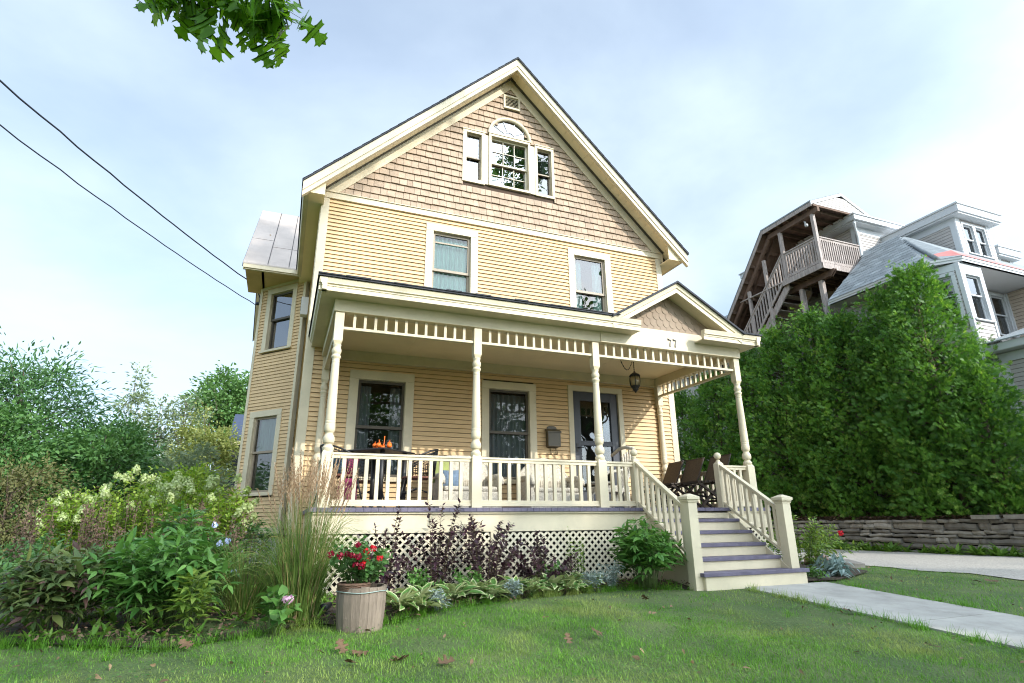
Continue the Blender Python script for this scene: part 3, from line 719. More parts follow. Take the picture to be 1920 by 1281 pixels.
# house number 77
mb=MB(((0,-.0885,0),(1,0,0),(0,-1,0)))
for x in (4.79,4.885):
    o=x; z0,z1=2.345,2.478
    mb.poly([(o,.0,z1-.032),(o+.008,.0,z1-.032),(o+.016,.0,z1-.012),(o+.03,.0,z1-.018),(o+.05,.0,z1-.014),(o+.066,.0,z1-.02),(o+.05,.0,z1-.05),(o+.042,.0,z0+.02),(o+.044,.0,z0),(o+.024,.0,z0),(o+.026,.0,z0+.03),(o+.036,.0,z1-.06),(o+.052,.0,z1-.028),(o+.03,.0,z1-.034),(o+.014,.0,z1-.026),(o+.008,.0,z1-.0),(o,.0,z1)],(0,.006,0))
mb.out('house_number','num',house)
# steps
RUN,RISE=.2116,.149
mb=MB(); stp=None
mb.box(4.15,5.50,-.135,-.1,-.14,-.046)
for k in range(1,6):
    z=-RISE*k; y=-.157-RUN*k
    x0,x1=(4.15,5.50)
    if k==5: x0,x1=4.135,5.665
    mb.box(x0,x1,y+.022,y+.045,z-RISE+(0 if k<5 else -.08),z-.042)
for x in (4.13,5.49):
    mb.poly([(x,-.16,-.06),(x,-.16,-.93),(x,-1.19,-.93),(x,-1.19,-.80)],(.022,0,0))
stp=mb.out('porch_steps','trim',house,bevel=.003)
for k in range(1,6):
    z=-RISE*k; y=-.157-RUN*k; x0,x1=(4.153,5.487)
    if k==5: x0,x1=4.10,5.70
    b=MB(); b.box(x0,x1,y,y+.115,z-.041,z); b.box(x0,x1,y+.119,y+RUN+.015,z-.041,z); b.out('tread','deck',stp,bevel=.004)
# newels
def ballpost(x):
    mb=MB(); w=.052; mb.box(x-w,x+w,-w,w,-.001,.625)
    mb.add([(x-w,-w,.625),(x+w,-w,.625),(x+w,w,.625),(x-w,w,.625),(x-.03,-.03,.655),(x+.03,-.03,.655),(x+.03,.03,.655),(x-.03,.03,.655)],[(0,1,5,4),(1,2,6,5),(2,3,7,6),(3,0,4,7)])
    mb.lathe([(.64,.034),(.662,.036),(.672,.026),(.685,.028)],(x,0,0),16); mb.ball((x,0,.742),.052,18)
    mb.out('newel_post','trim',house,bevel=.003)
for x in (NL,NR): ballpost(x)
YB=-1.08
for x,zb in ((NL,GZ-.02),(NR+.005,-.745)):
    mb=MB(); w=.064; mb.box(x-w,x+w,YB-w,YB+w,zb,.055)
    for a,z0,z1 in ((.072,.03,.048),(.080,.048,.066),(.092,.066,.10)): mb.box(x-a,x+a,YB-a,YB+a,z0+.001,z1)
    a=.092; mb.add([(x-a,YB-a,.1005),(x+a,YB-a,.1005),(x+a,YB+a,.1005),(x-a,YB+a,.1005),(x-.02,YB-.02,.135),(x+.02,YB-.02,.135),(x+.02,YB+.02,.135),(x-.02,YB+.02,.135)],[(0,1,5,4),(1,2,6,5),(2,3,7,6),(3,0,4,7),(4,5,6,7)])
    mb.out('newel_post','trim',house,bevel=.003)
for x in (NL,NR):
    mb=MB(); ya,yb=-.052,YB+.064; m=.645
    def zt(y,o): return o+(y-ya)*m
    mb.sweep([(-.033,0),(.033,0),(.033,-.024),(.022,-.03),(.022,-.06),(-.022,-.06),(-.022,-.03),(-.033,-.024)],(x,ya,zt(ya,.615)),(x,yb,zt(yb,.615)),(1,0,0),(0,0,1))
    r=bpy.data.objects.new('stair_railing',None); COL.objects.link(r); attach(r,house); mb.out('top_rail','trim',r); mb=MB(); mb.sweep([(-.03,0),(.03,0),(.03,-.04),(-.03,-.04)],(x,ya,zt(ya,.085)),(x,yb,zt(yb,.085)),(1,0,0),(0,0,1)); mb.out('bottom_rail','trim',r)
    for i in range(8):
        y=ya+(yb-ya)*(i+.6)/8.2; b=MB(); b.poly([(x-.02,y-.02,zt(y-.02,.085)),(x-.02,y+.02,zt(y+.02,.085)),(x-.02,y+.02,zt(y+.02,.555)),(x-.02,y-.02,zt(y-.02,.555))],(.04,0,0)); b.out('baluster','trim',r)

# ------------------------------------------------------------------ things on and about the porch
mb=MB(FR); mb.box(3.715,3.955,.03,.13,1.06,1.33); mb.poly([(3.70,.03,1.33),(3.97,.03,1.33),(3.97,.145,1.30),(3.97,.145,1.325),(3.97,.03,1.375),(3.70,.03,1.375)][:1]+[(3.70,.145,1.30),(3.70,.145,1.325),(3.70,.03,1.375)],(.27,0,0))
mb.poly([(3.73,.015,1.36),(3.94,.015,1.36),(3.92,.015,1.41),(3.88,.015,1.43),(3.79,.015,1.43),(3.75,.015,1.41)],(0,.02,0)); mb.box(3.73,3.94,.013,.032,1.05,1.36)
mail=tag(mb.out('mailbox','olive',None,bevel=.006),'dark olive wall mailbox with two newspaper hooks between window and front door','mailbox')
mb=MB(FR)
for x in (3.79,3.90): mb.tube([(x,.035,1.06),(x,.035,.97),(x,.05,.94),(x,.08,.935),(x,.10,.955),(x,.10,.985)],.006,6)
mb.out('paper_hook','olive',mail)
lan=thing('porch_lantern','black iron lantern hanging on a swagged chain from the porch ceiling','lantern',(4.89,1.0,2.44))
mb=MB(); c=(4.889,1.,0)
mb.lathe([(2.20,.012),(2.215,.03),(2.20,.05),(2.175,.085),(2.16,.095),(2.15,.09)],c,8); mb.ball((4.889,1.,2.228),.014)
mb.lathe([(1.985,.078),(1.975,.082),(1.96,.06),(1.93,.045),(1.915,.055),(1.905,.03),(1.88,.012),(1.86,.004)],c,8)
for i in range(6):
    a=2*math.pi*i/6; mb.tube([(c[0]+r*math.cos(a),c[1]+r*math.sin(a),z) for z,r in ((2.155,.088),(2.10,.096),(2.05,.094),(2.0,.084),(1.98,.076),(1.95,.05),(1.92,.03))],.006,6)
mb.out('lantern_cage','lamp',lan)
mb=MB(); mb.lathe([(2.15,.07),(2.10,.082),(2.05,.08),(2.0,.068),(1.99,.06)],c,12); mb.out('lantern_glass','lampglass',lan)
mb=MB()
def chain(pts):
    for i in range(len(pts)-1):
        p=Vector(pts[i]);q=Vector(pts[i+1]); mb.beam(p,q,.012,.004 if i%2 else .012)
chain([(4.889,1,2.44-.2*i/10) for i in range(11)]); chain([(4.889-.24*t,1.03,2.43-.17*math.sin(math.pi*min(t*1.0,1))) for t in [i/16 for i in range(17)]])
mb.out('chain','lamp',lan)
ub=MB(FL); ub.box(-5.35,-5.15,.0,.16,4.05,4.45); u=tag(ub.out('meter_box','utility',None,bevel=.01),'white electric meter box high on the side wall beside the upstairs bay window','meter box')
ub=MB(FL); ub.box(-5.33,-5.17,.16,.166,4.18,4.42); ub.out('cover','curtaingrey',u)

# table and iron chairs
tb=thing('patio_table','square black metal patio table set cornerwise behind the porch railing','table',(.72,1.02,0))
mb=MB(); r=.50
mb.poly([(.72,1.02-r,.735),(.72+r,1.02,.735),(.72,1.02+r,.735),(.72-r,1.02,.735)],(0,0,.022)); mb.out('table_top','iron',tb,bevel=.006)
for a in (0,90,180,270):
    m2=MB(); x=.72+.36*math.cos(math.radians(a)); y=1.02+.36*math.sin(math.radians(a)); m2.tube([(x,y,.74),(x,y,0)],.032,10); m2.out('leg','iron',tb)
gd=thing('gourd_arrangement','bunch of small orange gourds and lanterns in the middle of the black patio table','decoration',(.73,.9,.757))
for i in range(9):
    a=i*2.4; rr=.035+.03*(i%3); m2=MB(); x,y=.73+rr*math.cos(a)*1.3,.9+rr*math.sin(a); z=.757+.028+.036*(i//4); m2.ball((x,y,z),.030+.006*(i%2),10,.9); m2.tube([(x,y,z+.025),(x+.006,y,z+.05)],.004,5); m2.out('gourd','orange',gd)
m2=MB(); m2.tube([(.76,.9,.76),(.77,.9,.86),(.775,.9,.95)],.006,5); m2.tube([(.74,.92,.76),(.72,.9,.85),(.70,.9,.90)],.005,5); m2.out('twig','orange',gd)
def iron_chair(label):
    t=thing('iron_chair',label,'chair',group='black iron chairs round the patio table')
    mb=MB(); mb.lathe([(.385,.2),(.40,.215),(.415,.2)],(0,0,0),20); mb.out('seat','cushion',t)
    # barrel back: hoop, tubes and open mesh
    mb=MB(); pts=[]
    for i in range(17):
        a=math.radians(-110+220*i/16); z=.60+.17*(math.cos(a*.8)); pts.append((-.26*math.cos(a),.28*math.sin(a),z))
    mb.tube(pts,.012,8); mb.tube([(p[0]*.95,p[1]*.95,p[2]-.035) for p in pts],.008,6)
    for p in pts[::2]: mb.tube([(p[0],p[1],p[2]),(p[0]*.85,p[1]*.85,.42)],.007,6)
    mb.out('back_frame','iron',t)
    mb=MB()
    for k in range(1,8):
        f=k/8; mb.tube([(p[0]*(.85+.13*f),p[1]*(.85+.13*f),.42+(p[2]-.42)*f) for p in pts],.0035,4)
    for i in range(33):
        a=math.radians(-108+216*i/32); z=.60+.17*math.cos(a*.8); mb.tube([(-.255*math.cos(a),.275*math.sin(a),z),(-.22*math.cos(a),.24*math.sin(a),.42)],.003,4)
    mb.out('mesh_back','iron',t)
    for sx in (-1,1):
        for sy in (-1,1):
            m2=MB(); m2.tube([(.15*sx,.15*sy,.39),(.19*sx,.19*sy,.2),(.24*sx,.22*sy,.0)],.011,7); m2.out('leg','iron',t)
    mb=MB(); mb.tube([(.18,-.18,.2),(0,-.02,.26),(-.18,.18,.2)],.008,6); mb.tube([(.18,.18,.2),(0,.02,.27),(-.18,-.18,.2)],.008,6); mb.out('brace','iron',t)
    return t
def place(t,x,y,z,a): t.location=(x,y,z); t.rotation_euler[2]=math.radians(a)
ic=iron_chair('black iron barrel chair holding blue and magenta cushions at the left of the patio table')
ch=[ic]+[dup(ic,l) for l in ('black iron barrel chair at the right corner of the patio table','black iron barrel chair on the wall side of the patio table')]
place(ch[0],.22,.72,0,20); place(ch[1],1.22,.80,0,165); place(ch[2],.70,1.66,0,-90)
def pillow(name,mat,label,c,s,rz,tilt=0):
    mb=MB(); k=10; vs=[];fs=[]
    for sgn in (1,-1):
        for i in range(k+1):
            for j in range(k+1):
                x=i/k*2-1;y=j/k*2-1; h=.32*((1-x*x)*(1-y*y))**.45; vs.append((x*(1-.06*(1-y*y)),sgn*h,y*(1-.06*(1-x*x))))
    n=(k+1)**2
    for o in (0,n):
        for i in range(k):
            for j in range(k): fs.append((o+i*(k+1)+j,o+(i+1)*(k+1)+j,o+(i+1)*(k+1)+j+1,o+i*(k+1)+j+1))
    mb.add([(a*s,b*s,d*s) for a,b,d in vs],fs,True); o=mb.out(name,mat); o.location=c; o.rotation_euler=(math.radians(tilt),0,math.radians(rz)); tag(o,label,name.replace('_',' ')); return o
pillow('cushion','teal','blue patterned cushion against the back of the left iron chair',(.17,.64,.545),.13,-60,-12)
pillow('cushion','magenta','magenta cushion beside the blue one on the left iron chair',(.33,.80,.545),.12,-30,-12)
mb=MB(); mb.sweep([(-.1,0),(.1,0),(.12,-.28),(.05,-.33),(-.06,-.30),(-.12,-.2)],(.30,.50,.36),(.30,.53,.36),(1,0,0),(0,0,1)); tag(mb.out('cloth_bag','magenta'),'magenta cloth bag hanging under the seat of the left iron chair','bag')

# wicker
def wicker(name,label,cat,x0,x1,y0,y1,hb,round_top=False):
    """woven settee or armchair: skirted seat, rolled arms, high back"""
    t=thing(name,label,cat,((x0+x1)/2,(y0+y1)/2,0))
    W=x1-x0; mb=MB(); mb.box(x0+.06,x1-.06,y0,y1-.06,.0,.26); mb.out('seat_base','wicker',t,bevel=.02)
    mb=MB(); mb.box(x0+.08,x1-.08,y0-.01,y1-.08,.262,.33); mb.out('seat_cushion','wicker',t,bevel=.025)
    mb=MB(); n=14; pts=[]
    for i in range(n+1):
        f=i/n; zz=hb-(.22*(2*f-1)**4 if not round_top else .30*(2*f-1)**2); pts.append((x0+W*f,zz))
    vs=[];fs=[]
    for (x,z) in pts: vs+=[(x,y1-.08,.2),(x,y1+.03,z),(x,y1+.07,z-.01),(x,y1-.03,.2)]
    for i in range(n):
        for j in range(4): fs.append((i*4+j,i*4+(j+1)%4,i*4+4+(j+1)%4,i*4+4+j))
    fs+=[(0,1,2,3),(n*4+3,n*4+2,n*4+1,n*4)]; mb.add(vs,fs)
    mb.tube([(x,y1+.05,z) for x,z in pts],.028,8); 
    for i in range(1,30):   # open-work band
        x=x0+W*i/30; mb.box(x-.006,x+.006,y1-.075,y1-.062,.33,.46)
    mb.out('backrest','wicker',t)
    for s,x in ((-1,x0+.04),(1,x1-.04)):
        m2=MB(); m2.tube([(x,y1,.47),(x,y0+.05,.47),(x,y0-.02,.43),(x,y0-.03,.36)],.05,10); m2.box(x-.025,x+.025,y0,y1-.02,.03,.45); m2.out('arm','wicker',t)
    return t
wicker('wicker_settee','whitewashed wicker settee with cushions under the middle porch wall','settee',1.60,2.56,1.15,1.68,.80)
pillow('cushion','green','olive green cushion at the left end of the wicker settee',(1.74,1.50,.55),.17,10,-14)
pillow('cushion','slate','slate blue cushion leaning on the left arm of the wicker settee',(1.80,1.25,.44),.13,-25,-20)
wicker('wicker_armchair','round-backed whitewashed wicker armchair below the mailbox','armchair',3.02,3.92,1.2,1.66,.80,True)
# tall fan-back chair seen from the side
t=thing('fan_back_chair','tall fan-backed pale wicker chair beside the left ball-topped newel','chair',(4.28,.95,0))
mb=MB()
for k,(dx,rr) in enumerate(((0,.016),(.035,.010),(.075,.010),(.115,.010),(.155,.010))):
    pts=[]
    for i in range(13):
        f=i/12; pts.append((4.12+dx+.36*math.sin(f*1.75)-.02*k+.1*f*f*0, .62+.10*k, .06+.94*f-.10*f*f-.02*k))
    mb.tube(pts,rr+.008,7)
mb.tube([(4.475,.58,.885),(4.49,.8,.93),(4.50,1.0,.93),(4.47,1.2,.84)],.026,8)
mb.out('fan_back','wicker',t)
mb=MB(); mb.box(4.02,4.42,.66,1.16,.24,.34); mb.out('seat','wicker',t,bevel=.02)
for x in (4.04,4.40):
    for y in (.68,1.14):
        m2=MB(); m2.tube([(x,y,.25),(x,y,0)],.02,8); m2.out('leg','wicker',t)
mb=MB(); mb.tube([(4.30,.64,.56),(4.06,.64,.53),(3.98,.66,.46),(4.02,.66,.3)],.022,8); mb.out('arm','wicker',t)
# low round wicker stand
t=thing('wicker_stand','small pale wicker stand with a ringed base between armchair and fan-back chair','side table',(3.95,.75,0))
mb=MB(); mb.lathe([(.36,.01),(.362,.2),(.385,.2),(.39,.01)],(3.95,.75,0),20); mb.out('stand_top','wicker',t)
mb=MB(); mb.tube([(3.95+.13*math.cos(a*math.pi/8),.75,.16+.1*math.sin(a*math.pi/8)) for a in range(16)],.012,6,close=True); mb.tube([(3.95,.75,.0),(3.95,.75,.37)],.016,8); mb.lathe([(0,.17),(.02,.17),(.025,.14)],(3.95,.75,0),16); mb.out('stand_base','wicker',t)
# sling chairs by the right railing
def sling(label):
    t=thing('sling_chair',label,'chair',group='brown sling chairs by the right porch railing')
    mb=MB(); mb.poly([(.0,-.24,.40),(.0,.24,.40),(.17,.24,.80),(.17,-.24,.80)],(.012,0,-.004)); mb.out('backrest','sling',t)
    mb=MB(); mb.poly([(-.02,-.25,.38),(.19,-.25,.82),(.205,-.25,.82),(.01,-.25,.38)],(0,.022,0)); mb.poly([(-.02,.228,.38),(.19,.228,.82),(.205,.228,.82),(.01,.228,.38)],(0,.022,0)); mb.box(.168,.192,-.227,.227,.79,.815); mb.out('back_frame','darkwood',t)
    mb=MB()
    for i in range(7): x=-.46+i*.066; mb.box(x,x+.052,-.25,.25,.385-.02*(i>4),.405-.02*(i>4))
    mb.out('seat','darkwood',t)
    for y in (-.22,.22):
        m2=MB(); m2.beam((-.44,y,.38),(.12,y,.01),.03,.035); m2.out('leg','darkwood',t); m2=MB(); m2.beam((.03,y+.03,.40),(-.42,y+.03,.01),.03,.035); m2.out('leg','darkwood',t)
    mb=MB(); mb.box(-.34,-.30,-.2,.2,.22,.25); mb.box(-.02,.02,-.2,.2,.10,.13); mb.beam((-.32,-.18,.235),(.0,.18,.12),.03,.03); mb.beam((-.32,.18,.235),(.0,-.18,.12),.03,.03); mb.out('stretcher','darkwood',t)
    return t
s1=sling('brown sling chair farthest back along the right railing, lit on its back')
s2=dup(s1,'brown sling chair in the middle of the three by the right railing'); s3=dup(s1,'brown sling chair half hidden behind the right ball-topped newel')
place(s1,5.80,1.58,0,-8); place(s2,5.80,1.05,0,-6); place(s3,5.84,.48,0,-4)
# ------------------------------------------------------------------ ground, path, drive
def lawn_mat():
    m,nt,b=base_mat('lawn_soil'); L=nt.links.new
    tc=N(nt,'ShaderNodeTexCoord'); n=N(nt,'ShaderNodeTexNoise',Scale=1.2,Detail=8.,Roughness=.7); L(tc.outputs['Object'],n.inputs['Vector'])
    r=N(nt,'ShaderNodeValToRGB'); e=r.color_ramp.elements; e[0].color=(.045,.09,.018,1); e[0].position=.35; e[1].color=(.11,.14,.045,1); e[1].position=.7
    L(n.outputs['Fac'],r.inputs[0]); L(r.outputs[0],b.inputs['Base Color']); b.inputs['Roughness'].default_value=.95
    n2=N(nt,'ShaderNodeTexNoise',Scale=40.,Detail=4.); L(tc.outputs['Object'],n2.inputs['Vector']); bp=N(nt,'ShaderNodeBump',Strength=.8,Distance=.03); L(n2.outputs['Fac'],bp.inputs['Height']); L(bp.outputs[0],b.inputs['Normal'])
    return m
M['lawn']=lawn_mat()
def sheet(name,xs,ys,zf,mat,label=None):
    mb=MB(); nx,ny=len(xs),len(ys)
    vs=[(x,y,zf(x,y)) for y in ys for x in xs]; fs=[(j*nx+i,j*nx+i+1,(j+1)*nx+i+1,(j+1)*nx+i) for j in range(ny-1) for i in range(nx-1)]
    mb.add(vs,fs,True); o=mb.out(name,mat,kind='structure'); return o
def rough(x,y): return .012*math.sin(x*2.3+y*1.7)+.010*math.sin(x*.9-y*3.1)
gxs=[-250,-90,-40,-20]+[-10+.5*i for i in range(48)]+[13.9,14,30,90,250]
gys=[-200,-60,-25,-14]+[-12+.4*i for i in range(45)]+[7,9,12,16,22,40,90,300]
sheet('ground',gxs,gys,lambda x,y: gz(y)+(rough(x,y) if -9<x<4 and -12<y<-1.3 else 0),'lawn')
BED=[(-3.4,-1.0),(-2.6,-1.35),(-1.9,-1.55),(-1.08,-1.95),(-.61,-1.8),(-.15,-1.5),(.1,-1.6),(.56,-1.6),(.88,-1.34),(1.45,-1.12),(2.16,-.86),(2.85,-.74),(3.62,-.68),(4.2,-1.15)]
def bed_edge(x): return np.interp(x,[p[0] for p in BED],[p[1] for p in BED])
mb=MB(); xs=np.linspace(-3.4,4.12,40); vs=[];fs=[]
for x in xs:
    e=float(bed_edge(x)); e2=5.3 if x<-.3 else -.06
    for y in (e,e*.6+e2*.4,e2): vs.append((float(x),y,gz(y)+.03+(.02 if y!=e else -.02)))
for i in range(39):
    for j in range(2): fs.append((i*3+j,i*3+3+j,i*3+4+j,i*3+1+j))
mb.add(vs,fs,True); mb.out('garden_bed','soil',kind='structure')
mb=MB(); mb.poly([(5.58,-1.0,GZ+.02),(6.3,-1.1,GZ+.02),(7.6,-.5,GZ+.02),(8.3,.6,GZ+.02),(8.2,3.,GZ+.02),(6.3,3.0,GZ+.02),(6.3,0,GZ+.02),(5.58,-.1,GZ+.02)],(0,0,.02)); mb.out('garden_bed','soil',kind='structure')
mb=MB(); y=-1.17
for L_ in (1.9,1.5,1.5,1.5,1.5,1.5,1.5):
    y2=y-L_+.012; a,b=gz(y)+.016,gz(y2)+.016
    mb.add([(4.68,y,a),(5.98,y,a),(5.98,y2,b),(4.68,y2,b),(4.68,y,a-.09),(5.98,y,a-.09),(5.98,y2,b-.09),(4.68,y2,b-.09)],[(0,3,2,1),(4,5,6,7),(0,1,5,4),(1,2,6,5),(2,3,7,6),(3,0,4,7)]); y-=L_
mb.out('path','path',kind='structure')
mb=MB(); ys=[-12+.3*i for i in range(110)]
vs=[];fs=[]
for y in ys:
    e=8.75+.10*math.sin(y*1.9)+.07*math.sin(y*4.7+1); vs+=[(e,y,gz(y)+.012),(11,y,gz(y)+.03),(13.25+.06*math.sin(y*3),y,gz(y)+.012)]
for i in range(len(ys)-1):
    for j in range(2): fs.append((i*3+j,i*3+1+j,i*3+4+j,i*3+3+j))
mb.add(vs,fs,True); mb.out('driveway','drive',kind='structure')
mb=MB(); mb.poly([(13.68,-20,-1.5),(120,-20,-1.5),(120,120,-1.5),(13.68,120,-1.5)],(0,0,1.33)); mb.out('terrace','soil',kind='structure')

# ------------------------------------------------------------------ grass
def grass_mat(name,c1,c2,c3,ps=.9):
    m,nt,b=base_mat(name); L=nt.links.new
    g=N(nt,'ShaderNodeNewGeometry'); r=N(nt,'ShaderNodeValToRGB'); e=r.color_ramp.elements; e[0].color=c4(c1); e[1].color=c4(c2); L(g.outputs['Random Per Island'],r.inputs[0])
    tc=N(nt,'ShaderNodeTexCoord'); n=N(nt,'ShaderNodeTexNoise',Scale=ps,Detail=5.,Roughness=.65); L(tc.outputs['Object'],n.inputs['Vector'])
    mr=N(nt,'ShaderNodeMapRange'); mr.inputs['From Min'].default_value=.47; mr.inputs['From Max'].default_value=.62; mr.inputs['To Max'].default_value=.8; L(n.outputs['Fac'],mr.inputs['Value'])
    mx=N(nt,'ShaderNodeMixRGB',Color2=c4(c3)); L(mr.outputs[0],mx.inputs[0]); L(r.outputs[0],mx.inputs[1]); L(mx.outputs[0],b.inputs['Base Color'])
    b.inputs['Roughness'].default_value=.5; b.inputs['Specular IOR Level'].default_value=.25
    t=N(nt,'ShaderNodeBsdfTranslucent'); L(mx.outputs[0],t.inputs['Color']); ms=N(nt,'ShaderNodeMixShader',Fac=.35); L(b.outputs[0],ms.inputs[1]); L(t.outputs[0],ms.inputs[2]); L(ms.outputs[0],nt.nodes['Material Output'].inputs['Surface'])
    return m
M['grass']=grass_mat('lawn_grass_blades',(.075,.22,.020),(.20,.42,.045),(.36,.40,.12))
def lawn_ok(x,y):
    ok=(y<bed_edge(x)-.02)|(x<-3.4)|(x>4.15)
    ok&=~((x>4.66)&(x<6.0)&(y<-1.1)); ok&=~((x>4.05)&(x<5.9)&(y>-1.25))
    ok&=~((x>5.5)&(y>-1.0+(x-6)*.55)); ok&=(x<8.78+.10*np.sin(y*1.9)+.07*np.sin(y*4.7+1))|((x>13.2)&(x<13.45)&(y<10)&False)
    return ok
bl_v=np.array([(-.5,0,0),(.5,0,0),(-.38,.5,.07),(.38,.5,.07),(0,1,.3)],float); bl_f=np.array([(0,1,3),(0,3,2),(2,3,4)])
def blades(n,xr,yr,hmin,hmax,w,ok=None,zoff=0.,keep=None):
    x=RNG.uniform(*xr,n); y=RNG.uniform(*yr,n); k=lawn_ok(x,y) if ok is None else ok(x,y)
    if keep is not None: k&=keep(x,y)
    thin=np.sin(x*3.7+1.3*np.sin(y*2.9))+np.sin(y*4.3+1.1*np.sin(x*3.1+2)); k&=~((thin>1.35)&(RNG.uniform(size=n)<.7))
    x,y=x[k],y[k]; m=len(x); z=np.array([gz(a) for a in y])-.01+zoff+np.where((x>-9)&(x<4)&(y<-1.3),.012*np.sin(x*2.3+y*1.7)+.010*np.sin(x*.9-y*3.1),0)
    # blades grow in loose tufts: height follows a lumpy field
    fld=.5+.5*np.sin(x*5.1+2*np.sin(y*3.3))*np.sin(y*6.2+x*1.7); fld2=.5+.5*np.sin(x*1.3+y*.9+2)
    h=RNG.uniform(hmin,hmax,m)*(.6+.45*fld+.25*fld2)
    az=RNG.uniform(0,2*np.pi,m); tilt=RNG.uniform(.05,.75,m)
    d=np.stack([np.cos(az)*np.sin(tilt),np.sin(az)*np.sin(tilt),np.cos(tilt)],1); up=-np.stack([np.cos(az),np.sin(az),np.zeros(m)],1)
    R=frames(d,up); S=np.stack([RNG.uniform(.6,1.3,m)*w,h,-h],1)
    return scatter(bl_v,bl_f,np.stack([x,y,z],1),R,S)
dcam=lambda x,y: np.hypot(x+.44,y+6.81)
parts=[blades(330000,(-3.2,6.5),(-5.8,-.6),.020,.052,.0034,keep=lambda x,y:(dcam(x,y)<6.3)),
       blades(110000,(-4,9),(-6,1.8),.022,.055,.0055,keep=lambda x,y:(dcam(x,y)>=6.3)),
       blades(30000,(-8,-2.2),(-3,6),.05,.14,.006)]
V,F=join(parts); npmesh('lawn_grass',V,F,'grass',kind='stuff')
# longer tufts along the bed edge and beside the path
e=[]
for i in range(260):
    x=random.uniform(-2.9,4.1); y=float(bed_edge(x))-random.uniform(-.05,.07); e.append((x,y))
for i in range(160): e.append((random.choice((4.64,6.02))+random.uniform(-.04,.03),random.uniform(-6,-1.3)))
for i in range(14): e.append((random.uniform(-1.5,4),random.uniform(-3.6,-1.9)))
P=[];Dv=[];S=[]
for (x,y) in e:
    for k in range(22):
        a=random.uniform(0,6.28); t=random.uniform(.1,.8); P.append((x+random.gauss(0,.02),y+random.gauss(0,.02),gz(y)-.01)); Dv.append((math.cos(a)*math.sin(t),math.sin(a)*math.sin(t),math.cos(t))); S.append((random.uniform(.003,.005),random.uniform(.05,.13),-.10))
Dv=np.array(Dv); up=-np.stack([Dv[:,0],Dv[:,1],np.zeros(len(Dv))],1)
V,F=scatter(bl_v,bl_f,np.array(P),frames(Dv,up),np.array(S)); npmesh('edge_grass',V,F,'grass',kind='stuff')
# clover and broad weeds in the lawn
M['clover']=leafm('clover_leaves',(.05,.14,.025),(.10,.22,.045),.3)
n=22000; x=RNG.uniform(-3,8.5,n); y=RNG.uniform(-5.5,.5,n); k=lawn_ok(x,y)&(np.sin(x*2.1+1)*np.sin(y*2.7+x)>.15); x,y=x[k],y[k]; n=len(x)
z=np.array([gz(a) for a in y])+RNG.uniform(.02,.05,n); az=RNG.uniform(0,6.28,n); d=np.stack([np.cos(az),np.sin(az),RNG.uniform(-.1,.5,n)],1)
V,F=scatter(*LEAF['round'],np.stack([x,y,z],1),frames(d,np.tile([0,0,1.],(n,1))),RNG.uniform(.014,.028,n)); npmesh('clover',V,F,'clover',kind='stuff')

M['oldleaf']=leafm('scattered_dry_leaf_bits',(.10,.06,.035),(.26,.18,.10),.1,.8)
n=420; x=RNG.uniform(-2.5,8.5,n); y=RNG.uniform(-5.,.3,n); k=lawn_ok(x,y); x,y=x[k],y[k]; m=len(x); d=rdirs(m); d[:,2]*=.5
V,F=scatter(*LEAF['ovate'],np.stack([x,y,np.array([gz(a) for a in y])+RNG.uniform(.01,.04,m)],1),frames(norm(d),np.tile([0,0,1.],(m,1))+RNG.normal(0,.5,(m,3))),RNG.uniform(.02,.06,m)); npmesh('leaf_bits',V,F,'oldleaf',kind='stuff')
